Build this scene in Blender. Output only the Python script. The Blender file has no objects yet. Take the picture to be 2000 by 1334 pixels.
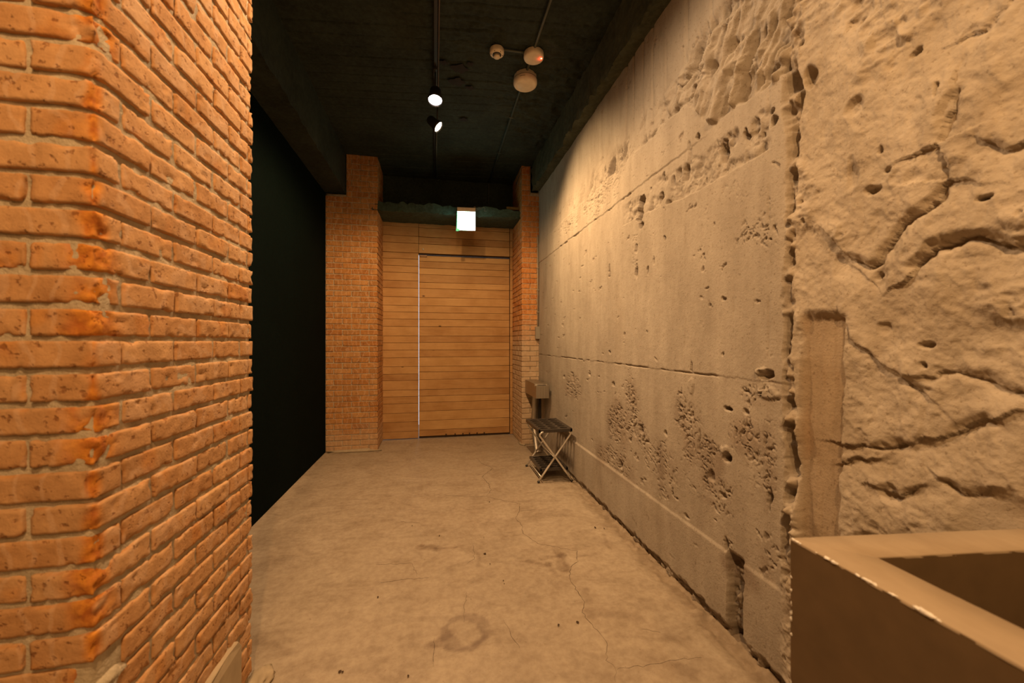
import bpy, bmesh, math, random
import numpy as np
from mathutils import Vector, Matrix

SC = bpy.context.scene
COL = SC.collection
R = math.radians
YAW = R(10.95)
F = 775.0            # focal length in pixels of the 2000 px wide photograph
EYE = 1.4

# ------------------------------------------------------------------ camera, world, lamps, exposure
cd = bpy.data.cameras.new('camera'); cam = bpy.data.objects.new('camera', cd); COL.objects.link(cam)
cam.location = (0, 0, EYE); cam.rotation_euler = (R(90), 0, -YAW)
cd.sensor_width = 36; cd.lens = F / 2000 * 36; cd.clip_start = 0.02
cd.dof.use_dof = True; cd.dof.focus_distance = 3.6; cd.dof.aperture_fstop = 2.8
SC.camera = cam
SC.view_settings.view_transform = 'Standard'; SC.view_settings.look = 'None'
SC.view_settings.gamma = 1; SC.view_settings.use_curve_mapping = False
SC.view_settings.exposure = 0.0
w = bpy.data.worlds.new('daylight'); SC.world = w; w.use_nodes = True
w.node_tree.nodes['Background'].inputs[0].default_value = (.75, .85, 1, 1)
w.node_tree.nodes['Background'].inputs[1].default_value = 2.0

# warm ceiling spots on the track: position, aim, watts, cone, blend, colour
WARM = (1.0, .575, .245); PINK = (1.0, .62, .34)
SPOTS = {
    # key: position, aim of the housing, watts, cone, blend, colour
    'near': ((0.0, 3.50, 3.50), (-0.1, 2.45, 0.0), 85, 100, .8, PINK),
    'far':  ((0.02, 3.86, 3.46), (1.38, 3.50, 2.20), 165, 88, .8, (1.0, .64, .31)),
    'over': ((0.0, 1.75, 3.55), (0.1, 1.7, 0.0), 118, 170, .42, (1.0, .66, .37)),
    'behind': ((0.0, -0.55, 3.55), (-0.15, 0.0, 0.0), 225, 170, .7, WARM),
    'rear': ((0.0, -2.2, 3.55), (0, -1.2, 0.0), 130, 160, .3, WARM),
}
def spot(key, parent=None):
    p, aim, W, size, blend, c = SPOTS[key]
    l = bpy.data.lights.new('lamp_light', 'SPOT'); l.energy = W; l.color = c
    l.spot_size = R(size); l.spot_blend = blend; l.shadow_soft_size = .035
    o = bpy.data.objects.new('lamp_light', l); COL.objects.link(o)
    d = (Vector(aim) - Vector(p)).normalized()
    o.location = Vector(p) + d * .05
    o.rotation_euler = d.to_track_quat('-Z', 'Y').to_euler()
    return o
for k in SPOTS: spot(k)
# wide spill of the nearer lamp (straight down, cut off by its housing rim)
SPOTS['spill'] = ((0.0, 3.50, 3.50), (0, 3.65, 0), 165, 158, .45, WARM); spot('spill')

# ------------------------------------------------------------------ photograph measures -> places in the room
def floor_at(px, py, z=0.0):
    u = (px - 1000) / F; d = (EYE - z) * F / (py - 667)
    return (d * (math.sin(YAW) + u * math.cos(YAW)), d * (math.cos(YAW) - u * math.sin(YAW)))
def side_at(px, py, X=1.38):
    u = (px - 1000) / F
    d = X / (math.sin(YAW) + u * math.cos(YAW))
    return (d * (math.cos(YAW) - u * math.sin(YAW)), EYE + (667 - py) / F * d)      # Y, z

# ------------------------------------------------------------------ noise (numpy)
def _h(i, j, k):
    n = (i.astype(np.int64) * 374761393 + j.astype(np.int64) * 668265263 + k.astype(np.int64) * 2147483647) & 0xffffffff
    n = ((n ^ (n >> 13)) * 1274126177) & 0xffffffff
    n = ((n ^ (n >> 16)) * 2246822519) & 0xffffffff
    return ((n ^ (n >> 15)) & 0xffffff) / float(0xffffff)
def vn(x, y, z=0.0):
    x = np.asarray(x, float); y = np.asarray(y, float) + 0 * x; z = np.asarray(z, float) + 0 * x
    i, j, k = np.floor(x), np.floor(y), np.floor(z)
    a, b, c = x - i, y - j, z - k
    a, b, c = a*a*(3-2*a), b*b*(3-2*b), c*c*(3-2*c)
    r = 0
    for di in (0, 1):
        for dj in (0, 1):
            for dk in (0, 1):
                r = r + _h(i+di, j+dj, k+dk) * (a if di else 1-a) * (b if dj else 1-b) * (c if dk else 1-c)
    return r * 2 - 1
def vn2(x, y, s=0):
    x = np.asarray(x, float); y = np.asarray(y, float)
    i, j = np.floor(x), np.floor(y); a, b = x - i, y - j
    a, b = a*a*(3-2*a), b*b*(3-2*b); k = np.full_like(i, s)
    return ((_h(i, j, k)*(1-a) + _h(i+1, j, k)*a)*(1-b) + (_h(i, j+1, k)*(1-a) + _h(i+1, j+1, k)*a)*b) * 2 - 1
def fbm(x, y, s=0, o=4, g=.5):
    r = 0; amp = 1; t = 0
    for n in range(o):
        r = r + amp * vn2(x * 2**n + 13.7*n, y * 2**n - 7.1*n, s + n*17); t += amp; amp *= g
    return r / t
def ridge(x, y, s=0, o=3):
    r = 0; amp = 1; t = 0
    for n in range(o):
        r = r + amp * (1 - 2*np.abs(vn2(x * 2**n + 3.1*n, y * 2**n + 5.7*n, s + n*31))); t += amp; amp *= .5
    return r / t
def pits(x, y, s=0, dens=.35):
    """cellular pits: 0 outside, up to 1 at a pit's middle"""
    i, j = np.floor(x), np.floor(y); out = np.zeros_like(x)
    for di in (-1, 0, 1):
        for dj in (-1, 0, 1):
            ci, cj = i+di, j+dj; k = np.full_like(ci, s)
            px = ci + _h(ci, cj, k); py = cj + _h(ci, cj, k+1); r = .12 + .38 * _h(ci, cj, k+2)
            on = _h(ci, cj, k+3) < dens
            d = np.hypot(x - px, y - py) / r
            out = np.maximum(out, np.where(on, np.clip(1.15 - d, 0, 1), 0))
    return np.clip(out*1.6, 0, 1)
def sm(a, b, x):
    t = np.clip((x - a) / (b - a), 0, 1); return t*t*(3-2*t)

# ------------------------------------------------------------------ mesh helpers
def link(name, me, parent=None, mat=None, loc=None):
    o = bpy.data.objects.new(name, me); COL.objects.link(o)
    if mat is not None and me is not None and not me.materials: me.materials.append(mat)
    if parent is not None: o.parent = parent
    if loc is not None: o.location = loc
    return o
def struct(o, label=None, cat=None):
    o['kind'] = 'structure'
    if label: o['label'] = label
    return o
def tag(o, label, cat, group=None):
    o['label'] = label; o['category'] = cat
    if group: o['group'] = group
    return o
def empty(name, loc, rz=0):
    o = bpy.data.objects.new(name, None); COL.objects.link(o); o.location = loc; o.rotation_euler = (0, 0, rz)
    o.empty_display_size = .05
    return o
def mesh_np(name, verts, quads, smooth=True):
    me = bpy.data.meshes.new(name)
    verts = np.asarray(verts, np.float32); quads = np.asarray(quads, np.int32)
    me.vertices.add(len(verts)); me.vertices.foreach_set('co', verts.ravel())
    me.loops.add(quads.size); me.loops.foreach_set('vertex_index', quads.ravel())
    me.polygons.add(len(quads)); me.polygons.foreach_set('loop_start', np.arange(0, quads.size, 4, dtype=np.int32))
    me.polygons.foreach_set('loop_total', np.full(len(quads), 4, np.int32))
    if smooth: me.polygons.foreach_set('use_smooth', np.ones(len(quads), bool))
    me.update(calc_edges=True); me.validate()
    return me
def grid_quads(n, m, flip=False):
    i, j = np.meshgrid(np.arange(n-1), np.arange(m-1), indexing='ij')
    a = i*m + j; q = np.stack([a, a+m, a+m+1, a+1], -1).reshape(-1, 4)
    return q[:, ::-1] if flip else q
def attr(me, name, vals):
    vals = np.asarray(vals, np.float32)
    if vals.ndim == 1:
        a = me.attributes.new(name, 'FLOAT', 'POINT'); a.data.foreach_set('value', vals)
    else:
        a = me.attributes.new(name, 'FLOAT_COLOR', 'POINT'); a.data.foreach_set('color', np.c_[vals, np.ones(len(vals))].astype(np.float32).ravel())
def bm_mesh(name, bm, smooth=False):
    me = bpy.data.meshes.new(name); bmesh.ops.recalc_face_normals(bm, faces=bm.faces); bm.to_mesh(me); bm.free()
    if smooth: me.polygons.foreach_set('use_smooth', np.ones(len(me.polygons), bool))
    return me
def add_box(bm, x0, x1, y0, y1, z0, z1, M=None, bev=0):
    vs = [bm.verts.new((x, y, z)) for x in (x0, x1) for y in (y0, y1) for z in (z0, z1)]
    fs = [(0,1,3,2), (4,6,7,5), (0,4,5,1), (2,3,7,6), (0,2,6,4), (1,5,7,3)]
    ff = [bm.faces.new([vs[i] for i in f]) for f in fs]
    if M is not None: bmesh.ops.transform(bm, matrix=M, verts=vs)
    if bev:
        es = list({e for f in ff for e in f.edges})
        bmesh.ops.bevel(bm, geom=es, offset=bev, segments=2, profile=.5, affect='EDGES', clamp_overlap=True)
    return vs
def box(name, dims, mat, parent=None, bev=0, M=None, loc=None):
    bm = bmesh.new(); add_box(bm, *dims, M=M, bev=bev)
    return link(name, bm_mesh(name, bm), parent, mat, loc)
def add_tube(bm, pts, r, n=10, cap=True):
    pts = [Vector(p) for p in pts]; rings = []; up = None
    for i, p in enumerate(pts):
        t = ((pts[i+1] - p) if i == 0 else (p - pts[i-1]) if i == len(pts)-1 else (pts[i+1]-p).normalized() + (p-pts[i-1]).normalized())
        t.normalize()
        if up is None: up = t.orthogonal().normalized()
        up = (up - t * up.dot(t)).normalized(); s = t.cross(up)
        rr = r[i] if isinstance(r, (list, tuple)) else r
        rings.append([bm.verts.new(p + (up*math.cos(a) + s*math.sin(a)) * rr) for a in [2*math.pi*k/n for k in range(n)]])
    for a, b in zip(rings, rings[1:]):
        for k in range(n):
            f = bm.faces.new((a[k], a[(k+1) % n], b[(k+1) % n], b[k])); f.smooth = True
    if cap: bm.faces.new(rings[0][::-1]); bm.faces.new(rings[-1])
def tube(name, pts, r, mat, parent=None, n=10):
    bm = bmesh.new(); add_tube(bm, pts, r, n)
    me = bpy.data.meshes.new(name); bmesh.ops.recalc_face_normals(bm, faces=bm.faces); bm.to_mesh(me); bm.free()
    return link(name, me, parent, mat)
def add_lathe(bm, prof, n=40, M=None):
    """prof: (radius, z) from top to bottom, closed with caps where radius is 0"""
    rings = []
    for r, z in prof:
        rings.append([bm.verts.new((0, 0, z))] if r < 1e-6 else [bm.verts.new((r*math.cos(2*math.pi*k/n), r*math.sin(2*math.pi*k/n), z)) for k in range(n)])
    for a, b in zip(rings, rings[1:]):
        for k in range(n):
            if len(a) == 1 and len(b) > 1: f = bm.faces.new((a[0], b[k], b[(k+1) % n]))
            elif len(b) == 1 and len(a) > 1: f = bm.faces.new((a[k], b[0], a[(k+1) % n]))
            else: f = bm.faces.new((a[k], b[k], b[(k+1) % n], a[(k+1) % n]))
            f.smooth = True
    if M is not None: bmesh.ops.transform(bm, matrix=M, verts=[v for r_ in rings for v in r_])
def lathe(name, prof, mat, parent=None, n=40, M=None):
    bm = bmesh.new(); add_lathe(bm, prof, n, M)
    me = bpy.data.meshes.new(name); bmesh.ops.recalc_face_normals(bm, faces=bm.faces); bm.to_mesh(me); bm.free()
    return link(name, me, parent, mat)

# ------------------------------------------------------------------ materials
class NT:
    def __init__(s, name):
        s.m = bpy.data.materials.new(name); s.m.use_nodes = True; s.t = s.m.node_tree; s.t.nodes.clear()
        s.out = s.t.nodes.new('ShaderNodeOutputMaterial'); s.b = s.t.nodes.new('ShaderNodeBsdfPrincipled')
        s.t.links.new(s.b.outputs[0], s.out.inputs[0]); s.geo = s.t.nodes.new('ShaderNodeNewGeometry')
    def L(s, a, b): s.t.links.new(a, b)
    def n(s, kind, **kw):
        x = s.t.nodes.new('ShaderNode' + kind)
        for k, v in kw.items(): setattr(x, k, v)
        return x
    def noise(s, scale, detail=4, rough=.55, vec=None, stretch=None, dist=0):
        x = s.n('TexNoise'); x.inputs['Scale'].default_value = scale; x.inputs['Detail'].default_value = detail
        x.inputs['Roughness'].default_value = rough; x.inputs['Distortion'].default_value = dist
        v = vec or s.geo.outputs['Position']
        if stretch:
            mp = s.n('Mapping'); mp.inputs['Scale'].default_value = stretch; s.L(v, mp.inputs[0]); v = mp.outputs[0]
        s.L(v, x.inputs['Vector']); return x.outputs[0]
    def ramp(s, fac, stops):
        x = s.n('ValToRGB'); e = x.color_ramp.elements
        while len(e) < len(stops): e.new(.5)
        for el, (p, c) in zip(e, stops):
            el.position = p; el.color = (*c, 1) if len(c) == 3 else c
        s.L(fac, x.inputs[0]); return x.outputs[0]
    def mix(s, fac, a, b, mode='MIX'):
        x = s.n('Mix', data_type='RGBA', blend_type=mode)
        for v, i in ((fac, 0), (a, 6), (b, 7)):
            if isinstance(v, (int, float)): x.inputs[i].default_value = v
            elif isinstance(v, tuple): x.inputs[i].default_value = (*v, 1)
            else: s.L(v, x.inputs[i])
        return x.outputs[2]
    def math(s, op, a, b=0.0):
        x = s.n('Math', operation=op)
        for v, i in ((a, 0), (b, 1)):
            if isinstance(v, (int, float)): x.inputs[i].default_value = v
            else: s.L(v, x.inputs[i])
        return x.outputs[0]
    def attr(s, name):
        x = s.n('Attribute'); x.attribute_name = name; return x
    def base(s, c):
        if isinstance(c, tuple): s.b.inputs['Base Color'].default_value = (*c, 1)
        else: s.L(c, s.b.inputs['Base Color'])
    def rough(s, v, spec=.5):
        if isinstance(v, (int, float)): s.b.inputs['Roughness'].default_value = v
        else: s.L(v, s.b.inputs['Roughness'])
        s.b.inputs['Specular IOR Level'].default_value = spec
    def bump(s, h, dist, strength=1):
        x = s.n('Bump'); x.inputs['Distance'].default_value = dist; x.inputs['Strength'].default_value = strength
        s.L(h, x.inputs['Height']); s.L(x.outputs[0], s.b.inputs['Normal'])

def m_plain(name, c, rough=.5, metal=0, spec=.5):
    t = NT(name); v = t.noise(18, 3)
    t.base(t.mix(.35, c, t.ramp(v, [(.3, tuple(x*.7 for x in c)), (.7, tuple(min(1, x*1.2) for x in c))])))
    t.rough(rough, spec); t.b.inputs['Metallic'].default_value = metal; return t.m
def m_concrete_wall():
    t = NT('cast_concrete')
    a = t.noise(1.3, 5, .6); b = t.noise(9, 5, .6, stretch=(1, 1, .35)); c = t.noise(120, 3, .6)
    col = t.ramp(a, [(.3, (.36, .30, .235)), (.7, (.50, .43, .345))])
    col = t.mix(.55, col, t.ramp(b, [(.32, (.34, .285, .22)), (.68, (.53, .46, .37))]))
    streak = t.noise(7, 5, .65, stretch=(1, 1, .10))
    col = t.mix(.25, col, t.ramp(streak, [(.35, (.32, .27, .21)), (.6, (.5, .43, .35))]), 'MULTIPLY') if False else t.mix(.14, col, t.ramp(streak, [(.38, (.26, .215, .165)), (.6, (.52, .45, .36))]))
    sp = t.ramp(t.noise(75, 3, .6), [(.60, (1, 1, 1)), (.70, (.50, .44, .37))])
    col = t.mix(.6, col, sp, 'MULTIPLY')
    at = t.attr('stain_tint')
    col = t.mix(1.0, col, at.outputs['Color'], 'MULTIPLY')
    t.base(col); t.rough(.9, .25)
    t.bump(t.math('ADD', t.math('MULTIPLY', c, .5), t.noise(32, 5, .65)), .004, .8)
    return t.m
def m_floor():
    t = NT('worn_concrete_floor')
    a = t.noise(.9, 6, .62, dist=.4); b = t.noise(4.5, 7, .68, dist=.5); c = t.noise(26, 5, .7); e = t.noise(2.2, 6, .7, stretch=(1, 2.2, 1), dist=1.2)
    col = t.ramp(a, [(.3, (.33, .262, .19)), (.7, (.44, .36, .268))])
    col = t.mix(.6, col, t.ramp(b, [(.36, (.25, .185, .125)), (.5, (.38, .305, .222)), (.66, (.48, .40, .30))]))
    col = t.mix(.35, col, t.ramp(e, [(.40, (.24, .18, .125)), (.52, (.42, .34, .25))]))
    col = t.mix(.25, col, t.ramp(c, [(.36, (.21, .155, .105)), (.62, (.52, .44, .335))]))
    fl = t.ramp(t.noise(70, 2, .5), [(.70, (1, 1, 1)), (.78, (.55, .48, .4))])
    col = t.mix(.7, col, fl, 'MULTIPLY')
    col = t.mix(1.0, col, t.attr('stain_tint').outputs['Color'], 'MULTIPLY')
    t.base(col); t.rough(t.ramp(b, [(.3, (.42,)*3), (.7, (.62,)*3)]), .4)
    t.bump(t.math('ADD', c, t.noise(150, 3)), .0015, .5)
    return t.m
def m_dark(name, c, c2, bumpd=.004, rough=.8):
    t = NT(name); a = t.noise(3, 6, .65); b = t.noise(30, 5, .7)
    col = t.mix(.4, t.ramp(a, [(.35, c), (.7, c2)]), t.ramp(b, [(.4, tuple(x*.6 for x in c)), (.65, c2)]))
    t.base(col); t.rough(rough, .25 if rough < .9 else .06); t.bump(b, bumpd, .7); return t.m
def m_brick(name, c1, c2, c3, pale_below=None, bump=.003):
    t = NT(name); oi = t.n('ObjectInfo'); rnd = oi.outputs['Random']
    a = t.noise(14, 5, .65); f = t.noise(85, 5, .7)
    col = t.ramp(rnd, [(0, c1), (.35, c2), (.7, c3), (1, tuple(x*.8 for x in c2))])
    col = t.mix(.45, col, t.ramp(a, [(.3, tuple(x*.72 for x in c1)), (.7, tuple(min(1, x*1.25) for x in c3))]))
    # pale diagonal scrape marks left on the faces
    wv = t.n('TexWave'); wv.inputs['Scale'].default_value = 5; wv.inputs['Distortion'].default_value = 9; wv.inputs['Detail'].default_value = 3; wv.inputs['Detail Scale'].default_value = 1.2
    t.L(t.geo.outputs['Position'], wv.inputs['Vector'])
    col = t.mix(t.math('MULTIPLY', t.ramp(wv.outputs[0], [(.86, (0, 0, 0)), (.97, (1, 1, 1))]), .35), col, (.62, .42, .28))
    er = t.attr('erode').outputs['Fac']
    col = t.mix(er, col, t.ramp(t.noise(40, 4), [(.35, (.40, .12, .018)), (.65, (.66, .27, .035))]))
    sp = t.ramp(t.noise(60, 3, .6), [(.60, (1, 1, 1)), (.68, (.38, .24, .15))])
    col = t.mix(.7, col, sp, 'MULTIPLY')
    if pale_below:
        sx = t.n('SeparateXYZ'); t.L(t.geo.outputs['Position'], sx.inputs[0])
        zz = t.math('ADD', sx.outputs[2], t.math('MULTIPLY', t.noise(3.5, 5, .7), .55))
        msk = t.ramp(t.math('MULTIPLY', zz, .25), [(pale_below[0], (pale_below[2],)*3), (pale_below[1], (0, 0, 0))])
        col = t.mix(msk, col, t.ramp(a, [(.3, (.46, .34, .22)), (.7, (.60, .47, .33))]))
    t.base(col); t.rough(.88, .25); t.bump(t.math('ADD', t.math('ADD', f, t.math('MULTIPLY', sp, .8)), t.math('MULTIPLY', a, 1.5)), bump, .8)
    return t.m
def m_mortar():
    t = NT('lime_mortar'); a = t.noise(20, 5, .7); b = t.noise(90, 4, .7)
    t.base(t.ramp(a, [(.3, (.36, .30, .21)), (.7, (.56, .48, .36))])); t.rough(.95, .15); t.bump(b, .005, 1); return t.m
def m_wood():
    t = NT('pine_board'); oi = t.n('ObjectInfo'); rnd = oi.outputs['Random']
    mp = t.n('Mapping'); mp.inputs['Scale'].default_value = (1.0, 9, 9); 
    tc = t.n('VectorMath', operation='ADD'); t.L(t.geo.outputs['Position'], tc.inputs[0])
    cmb = t.n('CombineXYZ'); t.L(t.math('MULTIPLY', rnd, 37.0), cmb.inputs[0]); t.L(t.math('MULTIPLY', rnd, 11.0), cmb.inputs[2]); t.L(cmb.outputs[0], tc.inputs[1])
    t.L(tc.outputs[0], mp.inputs[0])
    g = t.n('TexNoise'); g.inputs['Scale'].default_value = 2.2; g.inputs['Detail'].default_value = 7; g.inputs['Roughness'].default_value = .65; g.inputs['Distortion'].default_value = 1.5
    t.L(mp.outputs[0], g.inputs['Vector'])
    blot = t.noise(3.2, 4, .6, vec=tc.outputs[0])
    col = t.ramp(g.outputs[0], [(.3, (.27, .125, .034)), (.5, (.44, .235, .075)), (.7, (.56, .33, .125))])
    col = t.mix(.55, col, t.ramp(rnd, [(0, (.28, .13, .04)), (.35, (.52, .30, .11)), (.6, (.40, .21, .07)), (1, (.60, .37, .15))]))
    col = t.mix(.3, col, t.ramp(blot, [(.35, (.28, .14, .05)), (.65, (.55, .35, .17))]))
    kn = t.n('TexVoronoi'); kn.inputs['Scale'].default_value = 2.3; kn.inputs['Randomness'].default_value = 1
    mk = t.n('Mapping'); mk.inputs['Scale'].default_value = (.8, 1, 1.3); t.L(tc.outputs[0], mk.inputs[0]); t.L(mk.outputs[0], kn.inputs['Vector'])
    ko = t.ramp(kn.outputs['Distance'], [(.028, (.10, .045, .015)), (.05, (1, 1, 1))])
    col = t.mix(.8, col, ko, 'MULTIPLY')
    t.base(col); t.rough(.62, .35); t.bump(g.outputs[0], .0015, .6); return t.m
def m_metal(name, c, rough, aniso=True):
    t = NT(name); s = t.noise(60, 3, .6, stretch=(1, 1, .03))
    t.base(t.ramp(s, [(.3, tuple(x*.8 for x in c)), (.7, c)])); t.b.inputs['Metallic'].default_value = 1
    t.rough(t.ramp(s, [(.3, (rough,)*3), (.7, (rough+.14,)*3)])); return t.m
def m_emit(name, c, e):
    t = NT(name); t.base(c); t.b.inputs['Emission Color'].default_value = (*c, 1); t.b.inputs['Emission Strength'].default_value = e
    t.rough(.4); return t.m

M_CONC = m_concrete_wall(); M_FLOOR = m_floor()
M_CEIL = m_dark('black_green_paint_on_concrete', (.018, .025, .020), (.044, .060, .048))
M_BEAM = m_dark('painted_beam', (.036, .056, .044), (.078, .118, .092))
M_BEAM_R = m_dark('lit_painted_beam', (.050, .058, .038), (.115, .13, .085))  # lighter olive copy of the beam paint; the lit face is in the colour
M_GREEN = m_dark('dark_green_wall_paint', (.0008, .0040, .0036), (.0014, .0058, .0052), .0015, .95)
M_BRICK = m_brick('fired_brick', (.43, .215, .085), (.50, .27, .12), (.55, .33, .165))
M_BRICK_L = m_brick('old_red_brick', (.30, .115, .035), (.42, .20, .065), (.50, .27, .105), (.10, .17, .45))
M_BRICK_R = m_brick('whitened_brick', (.42, .13, .03), (.54, .22, .06), (.60, .30, .11), (.40, .50, .9))
M_MORT = m_mortar(); M_WOOD = m_wood()
M_STEEL = m_metal('brushed_steel', (.50, .45, .38), .38)
M_ALU = m_plain('aluminium_tube', (.66, .62, .56), .32, .45)
M_BLACK = m_plain('black_plastic', (.022, .020, .019), .36)
M_TRACK = m_plain('black_track', (.02, .019, .018), .45)
M_COND = m_plain('green_black_conduit', (.07, .085, .07), .4)
M_CREAM = m_plain('cream_plastic', (.80, .70, .55), .45)
M_GREYP = m_plain('grey_painted_steel', (.30, .27, .22), .5)
M_CABLE = m_plain('grey_cable', (.16, .13, .10), .6)
M_CRACK = m_plain('dirt_in_crack', (.075, .05, .033), .95, spec=.1)
M_TRAY = m_plain('black_tray_plastic', (.045, .038, .033), .34)
M_CHIP = m_plain('white_chipped_edge', (.80, .76, .70), .8)

# ------------------------------------------------------------------ room shell
def flat(name, dims, mat, **kw): return struct(box(name, dims, mat), **kw)

# ---- floor: fine sheet, its stains painted as stains
def seg_dist(X, Y, pts):
    d = np.full(X.shape, 1e9)
    for (a, b), (c, e) in zip(pts, pts[1:]):
        vx, vy = c-a, e-b; L2 = vx*vx+vy*vy+1e-12
        t = np.clip(((X-a)*vx + (Y-b)*vy)/L2, 0, 1)
        d = np.minimum(d, np.hypot(X-a-t*vx, Y-b-t*vy))
    return d
def build_floor():
    xs = np.concatenate([np.linspace(-3, -1.40, 12), np.arange(-1.38, 1.46, .0125)])
    ys = np.concatenate([np.linspace(-3, .9, 30), np.arange(.92, 6.0, .0125)])
    X, Y = np.meshgrid(xs, ys, indexing='ij')
    Z = .004*fbm(X*1.1, Y*1.1, 5) + .0012*fbm(X*9, Y*9, 6) - .004
    # broken strip along the foot of the right wall
    e = sm(1.24, 1.36, X + .035*fbm(X*7, Y*7, 8)) * sm(5.0, 3.2, Y)
    Z = Z - e*(.010 + .022*ridge(X*20, Y*20, 9))*.8
    e2 = sm(-.66, -.72, X + .03*fbm(X*9, Y*9, 3)) * sm(1.9, 1.8, Y)
    S = np.ones(X.shape + (3,))
    def stain_tint(mask, c):
        nonlocal S
        S = S * (1 - mask[..., None]*(1 - np.array(c)))
    wx = X + .03*fbm(X*12, Y*12, 21); wy = Y + .03*fbm(X*12, Y*12, 22)
    # ring left by a liquid
    cx, cy = floor_at(908, 1232); r = np.hypot((wx-cx)/.115, (wy-cy)/.125); ang = np.arctan2(wy-cy, wx-cx)
    th = .12 + .10*np.sin(ang*1 - 2.2)**2 + .05*fbm(ang*2, ang*0+2, 5)
    stain_tint(sm(th+.06, th-.04, np.abs(r-.85))*.75, (.66, .62, .62))
    for (p, q, wd, s) in (((845, 1258), (880, 1235), .035, .7), ((930, 1255), (960, 1232), .03, .6), ((845, 1258), (920, 1268), .012, .5)):
        stain_tint(sm(wd, wd*.4, seg_dist(wx, wy, [floor_at(*p), floor_at(*q)]))*s, (.66, .6, .58))
    for (p, q, wd, s) in (((820, 1066), (855, 1070), .045, .75), ((855, 1070), (893, 1066), .018, .7), ((930, 1080), (935, 1105), .02, .4),
                          ((1030, 1097), (1075, 1100), .03, .7), ((1070, 1098), (1085, 1115), .03, .6), ((1090, 1080), (1105, 1108), .05, .8), ((1060, 1090), (1100, 1085), .025, .6),
                          ((1130, 1085), (1165, 1082), .02, .5), ((1140, 1150), (1150, 1175), .03, .5),
                          ((1150, 1195), (1250, 1205), .05, .45), ((1330, 1305), (1350, 1320), .05, .5),
                          ((560, 975), (620, 965), .02, .3), ((1180, 1045), (1190, 1070), .02, .5), ((500, 1250), (560, 1270), .05, .35),
                          ((685, 975), (722, 975), .012, .45), ((520, 1040), (560, 1150), .10, .2), ((1300, 1245), (1340, 1250), .05, .35)):
        d = seg_dist(wx, wy, [floor_at(*p), floor_at(*q)]); blot = .55 + .45*sm(-.2, .3, fbm(X*35, Y*35, 33))
        stain_tint(sm(wd, wd*.35, d)*s*blot, (.5, .43, .38))
    # pale worn patches
    for (p, wd, s) in (((880, 1080), .16, .25), ((600, 1065), .18, .2), ((980, 1010), .08, .3), ((640, 1280), .3, .15)):
        cx, cy = floor_at(*p); stain_tint(sm(wd, wd*.3, np.hypot((wx-cx), (wy-cy)))*-s, (.8, .78, .74))
    stain_tint(sm(-1.24, -1.35, X + .04*fbm(X*6, Y*6, 2))*-.25, (.6, .6, .6))
    stain_tint(e*.6, (.62, .55, .48))  # broken strip toned darker
    me = mesh_np('floor', np.stack([X, Y, Z], -1).reshape(-1, 3), grid_quads(len(xs), len(ys)))
    attr(me, 'stain_tint', S.reshape(-1, 3))
    return struct(link('floor', me, None, M_FLOOR), 'worn tan concrete floor with hairline cracks and water stains')
FLOOR = build_floor()
box('floor_slab', (-3.2, 1.6, -3.2, 7.2, -.25, -.07), M_FLOOR, FLOOR)
def ribbon(bm, pts, w0, z, rng, sub=.018, wob=.006):
    P = []
    for (a, b), (c, e) in zip(pts, pts[1:]):
        n = max(2, int(math.hypot(c-a, e-b)/sub))
        for i in range(n): P.append((a+(c-a)*i/n + rng.uniform(-wob, wob), b+(e-b)*i/n + rng.uniform(-wob, wob)))
    P.append(pts[-1]); prev = None
    for i, p in enumerate(P):
        q = P[min(i+1, len(P)-1)]; o = P[max(i-1, 0)]; dx, dy = q[0]-o[0], q[1]-o[1]; L = math.hypot(dx, dy) or 1
        ww = w0*(.35+.65*rng.random())*min(1, .3+4*min(i, len(P)-1-i)/len(P)); nx, ny = -dy/L*ww, dx/L*ww
        cur = [bm.verts.new((p[0]+nx, p[1]+ny, z)), bm.verts.new((p[0], p[1], z+.0007)), bm.verts.new((p[0]-nx, p[1]-ny, z))]
        if prev:
            bm.faces.new((prev[0], prev[1], cur[1], cur[0])); bm.faces.new((prev[1], prev[2], cur[2], cur[1]))
        prev = cur
rng = random.Random(4)
CR = [([(932,895),(940,905),(963,914),(948,925),(942,931),(955,945),(959,957),(950,969)], .0022),
      ([(950,969),(985,977),(1015,982),(1013,1000),(1008,1012),(1020,1025),(1020,1040),(1050,1060),(1090,1068),(1127,1075),(1128,1095),(1115,1105),(1113,1130),(1125,1150),(1140,1175),(1138,1195),(1160,1225),(1185,1252),(1186,1290),(1205,1304),(1202,1330)], .0017),
      ([(1205,1304),(1255,1300),(1310,1288),(1370,1283)], .0009), ([(848,966),(900,968),(950,969)], .0009),
      ([(735,1101),(770,1100),(805,1098),(815,1125)], .0011), ([(744,1138),(790,1130),(838,1127)], .0016),
      ([(905,1215),(906,1190),(912,1155)], .0010), ([(985,1210),(1000,1240),(1015,1265)], .0010), ([(783,1018),(820,1020)], .0012),
      ([(1015,997),(1045,994)], .0010), ([(925,1060),(926,1090),(912,1100)], .001), ([(849,1245),(846,1300)], .0012), ([(1255,1227),(1290,1234)], .0013)]
for i, (pts, w0) in enumerate(CR):
    bm = bmesh.new(); ribbon(bm, [floor_at(*p) for p in pts], w0, -.0003, rng)
    zs = [fl for fl in bm.verts]
    X = np.array([v.co.x for v in zs]); Y = np.array([v.co.y for v in zs])
    Z = .004*fbm(X*1.1, Y*1.1, 5) + .0012*fbm(X*9, Y*9, 6) - .004
    for v, z in zip(zs, Z): v.co.z += z + .0005
    link('floor_crack', bm_mesh('floor_crack', bm), FLOOR, M_CRACK)
bm = bmesh.new()
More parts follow.
